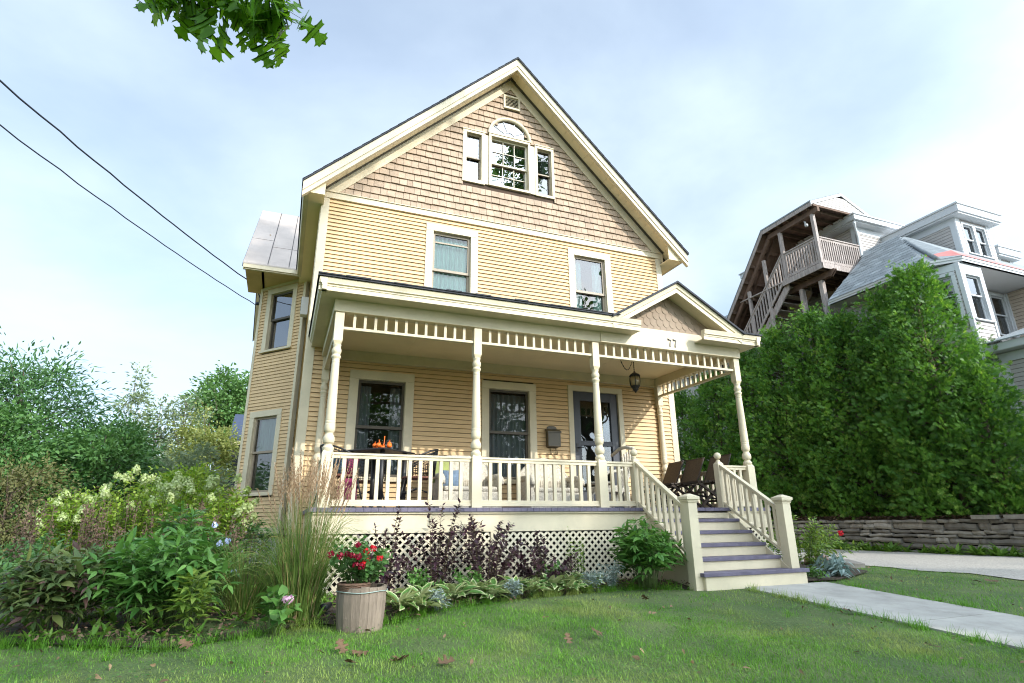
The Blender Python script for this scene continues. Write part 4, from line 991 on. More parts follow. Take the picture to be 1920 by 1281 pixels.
# ------------------------------------------------------------------ plant makers (built round the origin, placed by the root Empty)
def lift(V,F,name,mat,root,tone=None):
    o=npmesh(name,V,F,mat,tone=tone); o.parent=root; return o
def bez(a,b,c,t): return a*(1-t)**2+b*2*t*(1-t)+c*t*t
def bush(name,label,cat,loc,nst,h,spread,per,size,leaf,lm,sm='gstem',t0=.25,b0=.08,compound=1,droop=.2,group=None,hvar=.35,srad=.006,fan=70,tilt=.35,lean=(0,0),seed=None,flowers=None):
    rng=np.random.default_rng(seed if seed is not None else RNG.integers(1<<30))
    root=thing(name,label,cat,loc,group); mb=MB(); P=[];Dd=[];Sz=[]
    for i in range(nst):
        a=rng.uniform(0,6.283); r=math.sqrt(rng.uniform(0,1)); 
        b=np.array([math.cos(a)*r*b0,math.sin(a)*r*b0,0]); rr=r*rng.uniform(.8,1.1)
        tip=np.array([math.cos(a)*rr*spread+lean[0],math.sin(a)*rr*spread+lean[1],h*(1-.35*r*r)*rng.uniform(1-hvar,1)])
        c=b*.5+tip*.35; c[2]=tip[2]*.75
        pts=[bez(b,c,tip,t) for t in np.linspace(0,1,7)]
        mb.tube(pts,[srad*(1-.6*t) for t in np.linspace(0,1,7)],5)
        for k in range(per):
            t=t0+(1-t0)*(k+rng.uniform(0,1))/per; p=bez(b,c,tip,min(t,1)); tg=bez(b,c,tip,min(t+.05,1.05))-p; tg/=np.linalg.norm(tg)+1e-9
            az=k*2.4+rng.uniform(-.6,.6); e1=np.cross(tg,[0,0,1.]); 
            if np.linalg.norm(e1)<.05: e1=np.array([1.,0,0])
            e1/=np.linalg.norm(e1); e2=np.cross(tg,e1); side=e1*math.cos(az)+e2*math.sin(az)
            d=side*.9+tg*rng.uniform(.2,.7)+np.array([0,0,tilt*rng.uniform(-.6,1)]); d/=np.linalg.norm(d)
            s=size*rng.uniform(.65,1.15)*(1.0 if t<.9 else .75)
            if compound==1: P.append(p);Dd.append(d);Sz.append(s)
            else:
                q=p+d*s*.55; mb.tube([p,q],.0018,3)
                h_=np.cross(d,[0,0,1.]); h_/=np.linalg.norm(h_)+1e-9
                for j in range(compound):
                    f=math.radians((j/(compound-1)-.5)*2*fan); dd=d*math.cos(f)+h_*math.sin(f)+np.array([0,0,rng.uniform(-.25,.1)])
                    P.append(q-d*s*.12*abs(j/(compound-1)-.5)*2);Dd.append(dd/np.linalg.norm(dd));Sz.append(s*(1-.25*abs(j/(compound-1)-.5)*2))
    st=mb.out('stems',sm); st.parent=root
    P=np.array(P);Dd=np.array(Dd)+rng.normal(0,.08,(len(P),3)); up=np.tile([0,0,1.],(len(P),1))+rng.normal(0,.35,(len(P),3))
    V,F=scatter(*(LEAF[leaf] if isinstance(leaf,str) else leaf),P,frames(norm(Dd),up),np.array(Sz)); lift(V,F,'foliage',lm,root)
    return root
def floret_ball(root,name,mat,c,r,n,ps,flat=1.,rng=RNG):
    d=rdirs(n,rng); d[:,2]*=flat; P=np.array(c)+d*r*rng.uniform(.7,1,(n,1)); V,F=scatter(*LEAF['round'],P,frames(np.cross(d,rdirs(n,rng)),d),rng.uniform(.7,1.2,n)*ps); return lift(V,F,name,mat,root)
def tree(name,label,cat,base,h,crown,nclump,per,size,leaf,lm,rad,trunk=.12,group=None,bark='bark',gap=.0,csz=.32,seed=None,limb=True,droop=.2,low=.12):
    """tapered trunk, limbs out to each leaf clump, leaves scattered through every clump. crown=(rx,ry,rz), centre at base+rad"""
    rng=np.random.default_rng(seed if seed is not None else RNG.integers(1<<30)); root=thing(name,label,cat,base,group)
    c=np.array(rad,float); R=np.array(crown,float); mb=MB()
    top=c+np.array([0,0,R[2]*.75]); 
    def tk(t): return np.array([c[0]*t*.8+.05*h*math.sin(t*5)*.3,c[1]*t*.8,top[2]*t])
    mb.tube([tk(t) for t in np.linspace(0,1,9)],[trunk*(1-.85*t) for t in np.linspace(0,1,9)],8)
    P=[];Dv=[];S=[]
    for i in range(nclump):
        d=rng.normal(size=3); d/=np.linalg.norm(d); r=rng.uniform(.25,1)**.5
        q=c+d*R*r*rng.uniform(.85,1.08); q[2]=max(q[2],low)
        if limb and i%2==0:
            t=min(max(.15,(q[2]-.25*R[2])/top[2]*.75),.9); p=tk(t); m=(p+q)/2+np.array([0,0,.08*np.linalg.norm(q-p)])
            mb.tube([bez(p,m,q,u) for u in np.linspace(0,1,5)],[trunk*.35*(1-.85*u)*(1-.5*t)+.004 for u in np.linspace(0,1,5)],5)
        cs=csz*float(np.mean(R))*rng.uniform(.6,1.25); n=int(per*rng.uniform(.6,1.3))
        g=rng.normal(size=(n,3))*cs*np.array([.6,.6,.42]); P.append(q+g)
        dd=norm(g+d*cs*.6+rng.normal(size=(n,3))*cs*.5); dd[:,2]-=droop; Dv.append(dd); S.append(rng.uniform(.6,1.2,n)*size)
    tr=mb.out('trunk',bark); tr.parent=root
    P=np.concatenate(P);Dv=norm(np.concatenate(Dv));S=np.concatenate(S); P[:,2]=np.maximum(P[:,2],.03); up=np.tile([0,0,1.],(len(P),1))+rng.normal(0,.6,(len(P),3))
    V,F=scatter(*LEAF[leaf],P,frames(Dv,up),S); lift(V,F,'crown',lm,root)
    return root

# foliage colours
M['weed']=leafm('wall_foot_weeds',(.09,.20,.03),(.20,.34,.06),.35,.5)
M['peony']=leafm('peony_leaves',(.06,.17,.035),(.16,.32,.07),.32,.38)
M['peonyred']=leafm('autumn_peony_leaves',(.06,.115,.035),(.14,.17,.05),.28,.45,(.15,.09,.075),.86)
M['hydr']=leafm('hydrangea_leaves',(.06,.16,.03),(.13,.26,.06),.3)
M['panleaf']=leafm('panicle_hydrangea_leaves',(.16,.31,.035),(.40,.52,.10),.45)
M['panflower']=leafm('cream_white_panicle',(.34,.44,.14),(.54,.60,.34),.3,.7)
M['pink']=leafm('pink_hydrangea_floret',(.55,.32,.45),(.72,.50,.62),.3,.7)
M['bluefl']=leafm('pale_blue_petal',(.45,.55,.85),(.70,.74,.92),.3,.7)
M['ninebark']=leafm('dark_purple_leaves',(.030,.013,.020),(.075,.030,.045),.18,.35,spec=.5)
M['hosta']=leafm('hosta_leaf_centre',(.07,.17,.035),(.13,.25,.06),.25,.4)
M['hostaedge']=leafm('hosta_cream_margin',(.42,.47,.20),(.60,.62,.36),.25,.4)
M['silver']=leafm('silver_felted_leaves',(.24,.30,.26),(.42,.48,.43),.15,.8)
M['bluegrey']=leafm('blue_grey_leaves',(.16,.24,.22),(.28,.36,.34),.2,.6)
M['geran']=leafm('geranium_leaves',(.045,.13,.03),(.11,.22,.06),.3,.5)
M['red']=leafm('scarlet_petal',(.50,.008,.015),(.70,.02,.03),.25,.5)
M['crimson']=leafm('crimson_petal',(.16,.004,.02),(.34,.006,.035),.2,.5)
M['rose']=leafm('rose_leaves',(.10,.20,.03),(.27,.36,.07),.35,.45)
M['cedar']=leafm('arborvitae_sprays',(.032,.115,.022),(.17,.34,.052),.40,.45,(.38,.48,.12),.90,tone=.6)
M['dkshrub']=leafm('dark_shrub_leaves',(.05,.135,.035),(.13,.26,.07),.25,.45)
M['sumac']=leafm('sumac_leaves',(.06,.155,.055),(.145,.27,.10),.3,.4)
M['brownsh']=leafm('russet_shrub_leaves',(.11,.125,.04),(.19,.18,.07),.3,.6)
M['dry']=leafm('dry_brown_seedheads',(.10,.06,.045),(.21,.14,.10),.2,.8)
M['airy']=leafm('airy_grey_green_leaves',(.16,.22,.11),(.30,.36,.21),.35,.6)
M['yelltree']=leafm('yellow_green_leaves',(.17,.22,.05),(.34,.36,.12),.38,.5)
M['midtree']=leafm('mid_green_leaves',(.08,.18,.05),(.17,.30,.09),.32,.5)
M['oak']=leafm('oak_leaves',(.07,.19,.02),(.16,.33,.04),.5,.4)
M['reed']=leafm('reed_grass_blades',(.08,.16,.03),(.20,.28,.07),.32,.5,(.30,.24,.10),.9)
M['plume']=leafm('tan_reed_plumes',(.36,.24,.14),(.60,.44,.29),.35,.8)
M['straw']=leafm('straw_stems',(.30,.22,.11),(.46,.36,.20),.3,.7)
M['litter']=leafm('brown_leaf_litter',(.08,.05,.032),(.20,.13,.08),.1,.8)

# ------------------------------------------------------------------ front bed
# feather reed grass
def reed(name,label,loc,nb,hb,spread,npl,hp,mat='reed',r0=.16,plume=True,seed=1):
    rng=np.random.default_rng(seed); root=thing(name,label,'ornamental grass',loc); V=[];F=[];o=0
    def ribbon(pts,w):
        nonlocal o
        pts=np.array(pts); d=norm(np.gradient(pts,axis=0)); s=norm(np.cross(d,np.array([math.cos(pts[0,0]*99),math.sin(pts[0,1]*99),.1]))); n=len(pts)
        ww=w*np.linspace(1,.15,n)[:,None]; a=pts-s*ww; b=pts+s*ww; vs=np.empty((2*n,3)); vs[0::2]=a; vs[1::2]=b
        fs=[]; 
        for i in range(n-1): fs+=[(2*i,2*i+1,2*i+3),(2*i,2*i+3,2*i+2)]
        V.append(vs);F.append(np.array(fs)+o);o+=2*n
    for i in range(nb):
        a=rng.uniform(0,6.283);r=r0*math.sqrt(rng.uniform()); b=np.array([r*math.cos(a),r*math.sin(a),0]); k=rng.uniform(.1,1)**1.3; hh=hb*rng.uniform(.6,1.1)
        a2=a+rng.normal(0,.5); tip=b+np.array([math.cos(a2)*spread*k,math.sin(a2)*spread*k,hh*(1-.55*k*k)]); c=b+(tip-b)*.35; c[2]=hh*.85
        ribbon([bez(b,c,tip,t) for t in np.linspace(0,1,7)],.0032)
    lift(np.concatenate(V),np.concatenate(F),'blades',mat,root)
    if npl:
        V.clear();F.clear();o=0; P=[];Dv=[];S=[]
        for i in range(npl):
            a=rng.uniform(0,6.283);r=r0*.9*math.sqrt(rng.uniform()); b=np.array([r*math.cos(a),r*math.sin(a),.0]); k=rng.uniform(0,1)**.7
            tip=b+np.array([math.cos(a)*spread*.62*k,math.sin(a)*spread*.62*k,hp*(1-.18*k)*rng.uniform(.78,1)]); c=b+(tip-b)*.4; c[2]=tip[2]*.6
            ribbon([bez(b,c,tip,t) for t in np.linspace(0,.98,6)],.0022)
            for t in np.linspace(.76,1.,56):
                p=bez(b,c,tip,t); tg=norm((bez(b,c,tip,t+.01)-p)[None])[0]; P.append(p+rng.normal(0,.003,3)); Dv.append(tg+rng.normal(0,.15,3)); S.append(.026*(1.1-.75*abs(t-.86)/.14*.6))
        lift(np.concatenate(V),np.concatenate(F),'stalks','straw',root)
        Dv=norm(np.array(Dv)); v,f=scatter(*LEAF['small'],np.array(P),frames(Dv,rdirs(len(Dv),rng)),np.stack([np.array(S)*.5,np.array(S),np.array(S)],1)); lift(v,f,'plumes','plume',root)
    return root
def gl(x,y): return (x,y,gz(y)+.02)
reed('feather_reed_grass','tall feather reed grass with tan plumes in front of the left porch corner',gl(-.21,-1.35),820,1.0,.52,105,1.50,seed=3)
reed('fountain_grass','low arching brown-green grass clump left of the tall feather reed grass',gl(-.62,-1.05),380,.62,.62,0,0,r0=.14,seed=5)
# barrel planter
bx,by=.25,-1.72; bz=gz(by)-.03
t=thing('barrel_planter','weathered grey half barrel planter with a thin wire hoop under its rim','planter',(bx,by,bz))
mb=MB(); ns=18; H=-.652-bz
for i in range(ns):
    a0=2*math.pi*i/ns+.004;a1=2*math.pi*(i+1)/ns-.004; vs=[]
    dz=random.uniform(-.004,.006)
    for f in (0,.35,.7,1.):
        rr=.183+.022*f-.008*(2*f-1)**2+random.uniform(-.0015,.0015); z=bz+H*f+(dz if f==1 else 0)
        for r_ in (rr,rr-.02):
            for a in (a0,a1): vs.append((bx+r_*math.cos(a),by+r_*math.sin(a),z))
    fs=[]
    for k in range(3):
        o=4*k; fs+=[(o,o+1,o+5,o+4),(o+2,o+6,o+7,o+3),(o,o+4,o+6,o+2),(o+1,o+3,o+7,o+5)]
    fs+=[(12,13,15,14),(0,2,3,1)]; mb.add(vs,fs)
mb.out('staves','barrel',t)
mb=MB(); mb.tube([(bx+.205*math.cos(a*.2618),by+.205*math.sin(a*.2618),bz+H*.9+.004*math.sin(a)) for a in range(24)],.0035,6,close=True); mb.out('hoop','wire',t)
mb=MB(); mb.lathe([(H-.05,.01),(H-.045,.18)],(bx,by,bz),18); mb.out('soil','soil',t)
t=thing('flower_basket','brown wicker basket sunk in the top of the half barrel planter','basket',(.18,-1.76,-.70))
mb=MB(); mb.lathe([(-.03,.105),(.0,.112),(.055,.128),(.07,.125),(.05,.10)],(.18,-1.76,-.69),20)
for k in range(5): mb.tube([(.18+(.112+.004*k)*math.cos(a*.2618),-1.76+(.112+.004*k)*math.sin(a*.2618),-.69+.014*k+.004*(a%2)) for a in range(24)],.008,5,close=True)
mb.out('woven_side','basket',t)
ger=bush('geranium','geranium with scarlet and crimson flower heads growing out of the barrel planter','flowers',(.22,-1.72,-.66),50,.42,.31,16,.05,'round','geran',t0=.15,b0=.10,srad=.003,hvar=.6,seed=21)
for i,(x,z,mm) in enumerate([(.145,-.325,'crimson'),(.02,-.41,'crimson'),(.08,-.40,'crimson'),(.115,-.405,'crimson'),(.225,-.385,'red'),(.235,-.445,'red'),(.16,-.42,'crimson'),(.33,-.44,'red'),(.15,-.48,'crimson'),(.19,-.495,'crimson'),(.205,-.475,'red'),(-.05,-.40,'crimson'),(.27,-.36,'red')]):
    floret_ball(ger,'blossom',mm,(x-.22+.02,-1.93+1.72+.03*(i%3),z+.66),.027,30,.022,.8)
# hydrangea with one pink head
hy=bush('pink_hydrangea','small broad-leaved hydrangea with one pink flower head at the lawn edge','shrub',gl(-.40,-1.84),10,.40,.21,9,.105,'broad','hydr',t0=.2,b0=.05,seed=8)
floret_ball(hy,'flower_head','pink',(.085,-.10,.245),.042,60,.024,.7)
tag_u=thing('spotlight','small black garden spotlight on the soil left of the barrel planter','spotlight',(.0,-1.33,gz(-1.33)))
mb=MB(); mb.tube([(0,-1.33,gz(-1.33)),(0,-1.33,gz(-1.33)+.07)],.008,6); mb.box(-.03,.03,-1.345,-1.315,gz(-1.33)+.04,gz(-1.33)+.055); mb.out('stake','spot',tag_u)
mb=MB(); z=gz(-1.33)+.09; mb.tube([(-.03,-1.36,z-.01),(.0,-1.33,z),(.05,-1.28,z+.02)],[.038,.036,.022],12); mb.out('lamp_head','spot',tag_u)
# purple ninebarks
for i,(x,y,h,n,lab) in enumerate([(.62,-.55,1.02,15,'dark purple shrub behind the barrel planter, one long shoot crossing the deck edge'),(1.16,-.50,1.10,22,'dark purple shrub in front of the left lattice panel with shoots above the deck'),(1.72,-.52,1.04,27,'densest dark purple shrub, just left of the middle lattice post'),(2.45,-.50,.66,22,'low dark purple shrub in front of the right lattice panel')]):
    bush('purple_ninebark',lab,'shrub',gl(x,y),n,h,.50,40,.066,'ovate','ninebark','stem',t0=.10,b0=.14,srad=.004,hvar=.66,seed=40+i,group='dark purple shrubs along the porch lattice')
# peony by the steps
bush('peony_bush','dense dark green peony bush at the left foot of the porch steps','shrub',gl(3.62,-.78),52,.78,.46,12,.15,'peony','peony',t0=.30,b0=.14,compound=3,fan=42,seed=50,srad=.004,hvar=.4)
# hostas
HL=leaf_t(.22,.06,.25,wide=.42)
def hosta(label,loc,seed):
    rng=np.random.default_rng(seed); root=thing('hosta',label,'hosta',loc,'variegated hostas edging the front bed'); P=[];Dv=[];S=[];mb=MB()
    for i in range(30):
        a=i*2.4+rng.uniform(-.4,.4); f=(i+.5)/30; l=.06+.09*f; el=1.35-.85*f+rng.uniform(-.2,.2); d=np.array([math.cos(a)*math.cos(el),math.sin(a)*math.cos(el),math.sin(el)])
        q=d*l*1.2; mb.tube([(0,0,0),tuple(q*.6+np.array([0,0,.015])),tuple(q)],.003,4); P.append(q); dd=np.array([math.cos(a)*math.cos(el-.55),math.sin(a)*math.cos(el-.55),math.sin(el-.55)+.1]); Dv.append(dd); S.append(rng.uniform(.13,.21))
    st=mb.out('stems','gstem'); st.parent=root
    P=np.array(P);Dv=norm(np.array(Dv)); up=np.tile([0,0,1.],(30,1))+rng.normal(0,.25,(30,3)); R=frames(Dv,up); S=np.array(S)
    V,F=scatter(*HL,P,R,S); lift(V,F,'leaves','hostaedge',root)
    V,F=scatter(*HL,P+R[:,:,2]*.003+R[:,:,1]*(S*.04)[:,None],R,np.stack([S*.62,S*.9,S],1)); lift(V,F,'leaf_centres','hosta',root)
    return root
hs=[hosta('variegated hosta, the large one touching the right side of the barrel planter',gl(.62,-1.42),60)]
HP=[(.86,-1.20,1.0,'variegated hosta second to the right of the barrel planter'),(.98,-1.0,.8,'variegated hosta tucked behind the second one from the barrel'),(1.22,-1.04,.95,'variegated hosta third along the lawn edge from the barrel'),(1.47,-.95,1.,'variegated hosta below the densest purple shrub'),(1.70,-.86,.9,'variegated hosta in front of the middle lattice post'),(1.98,-.76,1.,'variegated hosta just right of the middle lattice post'),(2.22,-.70,.85,'variegated hosta left of the low purple shrub'),(2.45,-.66,1.,'variegated hosta at the foot of the low purple shrub'),(2.72,-.60,.95,'variegated hosta right of the low purple shrub'),(2.95,-.50,.9,'variegated hosta left of the silver dusty miller pair'),(3.18,-.42,.8,'variegated hosta nearest the peony by the steps')]
for i,(x,y,s,l) in enumerate(HP): hs.append(dup(hs[0],l,(x,y,gz(y)+.02),i*1.7,s))
for i,(x,y,s,l) in enumerate([(.80,-1.42,.75,'small variegated hosta squeezed between the first two at the lawn edge'),(1.35,-.82,.8,'variegated hosta behind the third one, under the middle purple shrubs'),(1.60,-1.06,.7,'small variegated hosta at the lawn edge before the middle lattice post'),(2.10,-.92,.75,'small variegated hosta at the lawn edge right of the middle post'),(2.60,-.80,.7,'small variegated hosta at the lawn edge below the low purple shrub'),(2.85,-.40,.8,'variegated hosta close against the right lattice panel')]): hs.append(dup(hs[0],l,(x,y,gz(y)+.02),i*2.3+1,s))
# dusty millers
for i,(x,y,s,l) in enumerate([(3.22,-.66,1.15,'largest silver dusty miller, beside the peony at the steps'),(2.93,-.72,.8,'small silver dusty miller left of the largest one'),(1.86,-.98,.7,'small silver dusty miller alone among the middle hostas'),(.98,-1.36,.6,'tiny silver dusty miller right of the large hosta')]):
    bush('dusty_miller',l,'plant',gl(x,y),int(20*s),.30*s,.17*s,10,.05,'lance','silver','bluegrey',t0=.1,b0=.04,srad=.002,compound=3,fan=60,seed=70+i,group='silver dusty millers in the front bed')
# green filler foliage in the bed
for i,(x,y,l) in enumerate([(.95,-.75,'low green perennial between the barrel and the first purple shrubs'),(1.45,-.72,'low green perennial at the feet of the middle purple shrubs'),(2.6,-.40,'low green perennial under the right lattice panel')]):
    bush('perennial_clump',l,'plant',gl(x,y),16,.34,.26,12,.07,'ovate','peony',t0=.1,b0=.1,srad=.003,seed=80+i)
for i,(x,y,h) in enumerate([(3.05,-.30,.62),(2.98,-.2,.8)]):
    bush('leafy_shoot',('pale green leafy shoots left of the peony by the steps','tall thin green shoots against the right lattice panel')[i],'plant',gl(x,y),7,h,.12,9,.055,'ovate','rose',t0=.2,b0=.05,srad=.003,seed=90+i)
# leaf litter and small weeds over the bare soil of the beds
n=16000; x=RNG.uniform(-3.3,4.1,n); y=RNG.uniform(-2.0,3.,n); k=(y>bed_edge(x)-.06)&((x<-.2)|(y<-.1)); x,y=x[k],y[k]; m=len(x)
d=rdirs(m); d[:,2]*=.35; V,F=scatter(*LEAF['small'],np.stack([x,y,np.array([gz(a) for a in y])+.05+RNG.uniform(0,.03,m)],1),frames(norm(d),np.tile([0,0,1.],(m,1))+RNG.normal(0,.4,(m,3))),RNG.uniform(.018,.05,m)); npmesh('bed_litter',V,F,'litter',kind='stuff')
P=[];Dv=[];S=[]
for i in range(900):
    x=random.uniform(-3.3,4.0);y=random.uniform(-2.,1.5)
    if y<bed_edge(x)-.03 or (x>-.2 and y>-.12): continue
    for j in range(random.randint(5,11)):
        a=random.uniform(0,6.28);e=random.uniform(.1,1.2); P.append((x,y,gz(y)+.04)); Dv.append((math.cos(a)*math.cos(e),math.sin(a)*math.cos(e),math.sin(e))); S.append(random.uniform(.05,.13))
Dv=np.array(Dv); V,F=scatter(*LEAF['lance'],np.array(P),frames(Dv,np.tile([0,0,1.],(len(P),1))),np.array(S)); npmesh('bed_weeds',V,F,'weed',kind='stuff')
# ------------------------------------------------------------------ left border
bush('peony_bush','broad glossy green peony bush in the left border by the lawn','shrub',gl(-1.28,-1.22),64,.74,.54,12,.14,'peony','peony',t0=.22,b0=.18,compound=3,fan=55,seed=101,hvar=.45,srad=.004)
bush('peony_bush','peony bush turning purple and yellow-green at the far left of the border','shrub',gl(-1.92,-1.18),50,.60,.44,12,.14,'peony','peonyred',t0=.25,b0=.16,compound=3,fan=50,seed=102,hvar=.4,srad=.004)
bush('peony_bush','young yellow-green peony in front of the broad peony bush','shrub',gl(-.98,-1.62),12,.42,.2,9,.11,'peony','rose',t0=.2,b0=.05,compound=3,fan=50,seed=103,srad=.003)
bush('peony_bush','blue-green peony rising behind the broad peony bush','shrub',gl(-1.30,-.55),36,.95,.42,12,.14,'peony','peony',t0=.3,b0=.16,compound=3,fan=50,seed=104,srad=.004)
as_=bush('aster','loose dark-leaved aster with a few pale blue flowers left of the arching grass','flowers',gl(-.86,-.62),22,.74,.30,16,.05,'ovate','dkshrub',t0=.15,b0=.1,srad=.003,seed=105)
for (x,y,z) in ((.02,-.26,.60),(-.05,-.24,.58),(.10,-.28,.34),(-.12,-.15,.74)): floret_ball(as_,'blossom','bluefl',(x,y,z),.022,14,.03,.5)
for i,(x,y,h,r,mm,l) in enumerate([(-2.35,-.2,.62,.5,'dkshrub','dark green perennial mound at the far left of the border'),(-1.9,.5,.72,.5,'dkshrub','dark green perennial mound behind the left peonies'),(-1.1,.7,.62,.5,'peony','leafy green mound behind the blue-green peony'),(-.80,2.2,1.0,.45,'dkshrub','dark green mound at the foot of the bay window wall'),(-2.9,1.2,.75,.6,'dkshrub','dark green mound in front of the brown seed stalks at left')]):
    bush('perennial_mound',l,'plant',gl(x,y),44,h,r,20,.075,'ovate',mm,t0=.08,b0=.22,srad=.003,seed=110+i)
def stalks(label,loc,n,h,spread,seed):
    rng=np.random.default_rng(seed); root=thing('seed_stalks',label,'plant',loc,'brown seed stalks in the left border'); mb=MB(); P=[];Dv=[];S=[]
    for i in range(n):
        a=rng.uniform(0,6.28); r=math.sqrt(rng.uniform())*spread; b=np.array([r*math.cos(a),r*math.sin(a),0]); hh=h*rng.uniform(.65,1.); tip=b+np.array([rng.normal(0,.06),rng.normal(0,.06),hh]); mb.tube([b,(b+tip)/2,tip],.004,4)
        k=70
        t=rng.uniform(.35,1,k); p=b+(tip-b)*t[:,None]+rng.normal(0,.022,(k,3)); P.append(p); d=rdirs(k,rng)*.6; d[:,2]+=.3; Dv.append(norm(d)); S.append(rng.uniform(.02,.045,k))
    st=mb.out('stems','stem'); st.parent=root; P=np.concatenate(P);Dv=np.concatenate(Dv); V,F=scatter(*LEAF['small'],P,frames(Dv,rdirs(len(P),rng)),np.concatenate(S)); lift(V,F,'seed_heads','dry',root)
for i,(x,y,n,h,sp,l) in enumerate([(-3.1,2.2,16,1.08,.4,'brown seed stalks at the far left behind the purple-tinged peony'),(-2.25,1.9,18,1.12,.42,'brown seed stalks behind the broad peony bush'),(-1.55,1.7,20,1.02,.42,'brown seed stalks in front of the white panicle hydrangeas'),(-1.0,1.3,12,.90,.3,'brown seed stalks nearest the arching grass')]): stalks(l,gl(x,y),n,h,sp,120+i)
def panicle(label,loc,h,r,seed,nf):
    root=bush('panicle_hydrangea',label,'shrub',loc,76,h,r,24,.095,'ovate','panleaf','stem',t0=.15,b0=.25,srad=.005,seed=seed,group='white panicle hydrangeas by the side garden')
    rng=np.random.default_rng(seed)
    for i in range(nf):
        a=rng.uniform(0,6.28); q=rng.uniform(.15,1.0)**.6; z=h*(1-.42*q*q)*rng.uniform(.86,1.04); c=np.array([math.cos(a)*q*r*.95,math.sin(a)*q*r*.95,z])
        n=80; k=rng.uniform(0,1,n); d=rdirs(n,rng); P=c+np.stack([d[:,0]*.07*(1.1-k*.7),d[:,1]*.07*(1.1-k*.7),k*.09-.05+d[:,2]*.03],1)+np.array([math.cos(a)*.03,math.sin(a)*.03,0])*k[:,None]
        V,F=scatter(*LEAF['round'],P,frames(np.cross(d,rdirs(n,rng)),d),rng.uniform(.03,.045,n)); lift(V,F,'flower_panicle','panflower',root)
for i,(x,y,h,r,l,nf) in enumerate([(-1.75,3.5,1.62,.68,'white panicle hydrangea nearest the bay window',28),(-2.6,4.1,1.72,.70,'tallest yellow-green panicle hydrangea, in the middle of the row',22),(-3.4,4.4,1.5,.60,'panicle hydrangea at the left end of the row',22),(-1.15,3.0,1.5,.5,'low panicle hydrangea against the foot of the bay',12)]): panicle(l,gl(x,y),h,r,130+i,nf)
# ------------------------------------------------------------------ right side: rose bush, bricks, stone wall, hedge
bush('rose_bush','yellow-green rose bush with a red bloom right of the porch steps','shrub',gl(6.55,-.35),30,.86,.62,20,.07,'ovate','rose',t0=.15,b0=.2,compound=3,fan=60,seed=201,srad=.004,hvar=.4)
rb=[o for o in bpy.data.objects if o.name.startswith('rose_bush')][0]; floret_ball(rb,'bloom','red',(.28,-.45,.55),.035,22,.035)
bush('rose_shoot','tall thin pale green rose shoots rising beside the right newel','shrub',gl(6.62,.35),6,1.25,.16,14,.065,'ovate','rose',t0=.3,b0=.08,compound=3,fan=60,seed=202,srad=.004,hvar=.25)
bush('rose_bush','low arching yellow-green rose shoots reaching over the drive','shrub',gl(7.35,.15),12,.72,.55,14,.07,'ovate','rose',t0=.3,b0=.15,compound=3,fan=60,seed=203,srad=.004,lean=(.25,0))
bush('iris_clump','spiky blue-grey leaf clump at the foot of the rose bush','plant',gl(6.55,-.82),40,.26,.30,4,.16,'lance','bluegrey',t0=.1,b0=.08,seed=204,srad=.002)
bush('perennial_clump','pale variegated ground plant at the right end of the bottom step','plant',gl(6.02,-.95),20,.16,.2,7,.06,'ovate','hosta',t0=.1,b0=.1,seed=205,srad=.002)
def block(name,label,c,s,rz,tilt,mat):
    mb=MB(); a,b,h=s; rr=lambda:random.uniform(-.008,.008)
    mb.add([(x+rr(),y+rr(),z+rr()) for z in (-h/2,h/2) for x,y in ((-a/2,-b/2),(a/2,-b/2),(a/2,b/2),(-a/2,b/2))],[(0,3,2,1),(4,5,6,7),(0,1,5,4),(1,2,6,5),(2,3,7,6),(3,0,4,7)])
    o=mb.out(name,mat,None,bevel=.008); o.location=c; o.rotation_euler=(tilt[0],tilt[1],rz); tag(o,label,'stone','loose stones beside the drive'); return o
block('loose_stone','flat pinkish stone leaning at the edge of the drive',(8.05,.55,GZ+.12),(.42,.24,.08),.3,(.5,.2),'brick'); block('loose_stone','grey slab lying under the leaning pinkish stone',(8.25,.35,GZ+.06),(.5,.3,.09),.1,(.15,.05),'stone'); block('loose_stone','small brown brick behind the grey slab at the drive edge',(7.85,.75,GZ+.09),(.22,.12,.09),.8,(.1,.3),'brick')

t=thing('dry_stone_wall','low dry-laid grey fieldstone retaining wall behind the gravel drive','retaining wall',(13.55,4,GZ))
mb=MB(); rnd=random.Random(5)
def stones(y0,y1):
    z=GZ-.05; row=0
    while z<-.2:
        h=rnd.uniform(.065,.15) if z<-.30 else rnd.uniform(.06,.10); y=y0+rnd.uniform(-.2,0)
        while y<y1:
            w=rnd.uniform(.16,.62); 
            hh=h*rnd.uniform(.82,1.0); x0=13.50+rnd.uniform(-.035,.045)+.05*(z-GZ); dz=rnd.uniform(-.012,.012)
            sub=[(y,w)] 
            for yy,ww in sub:
                n=5; vs=[];j=lambda a=.012:rnd.uniform(-a,a)
                ys=[yy+ww*k/(n-1) for k in range(n)]; sl=rnd.uniform(-.03,.03)
                top=[z+dz+hh+sl*(k/(n-1)-.5)+j(.010) for k in range(n)]; bot=[z+dz+sl*(k/(n-1)-.5)+j(.008)+.004 for k in range(n)]
                bulge=[x0+j()+(.02 if k in(0,n-1) else 0) for k in range(n)]
                for k in range(n): vs+=[(bulge[k]+.012,ys[k],bot[k]),(bulge[k]-.008+j(.006),ys[k],(bot[k]*.6+top[k]*.4)),(bulge[k]+.01,ys[k],top[k]),(13.95,ys[k],top[k]+j(.004)),(13.95,ys[k],bot[k])]
                fs=[]
                for k in range(n-1):
                    for q in range(5): fs.append((k*5+q,k*5+(q+1)%5,k*5+5+(q+1)%5,k*5+5+q))
                fs+=[(0,1,2,3,4),(n*5-1,n*5-2,n*5-3,n*5-4,n*5-5)]
                mb.add(vs,fs)
            y+=w+rnd.uniform(.002,.014)
        z+=h+rnd.uniform(.0,.006); row+=1
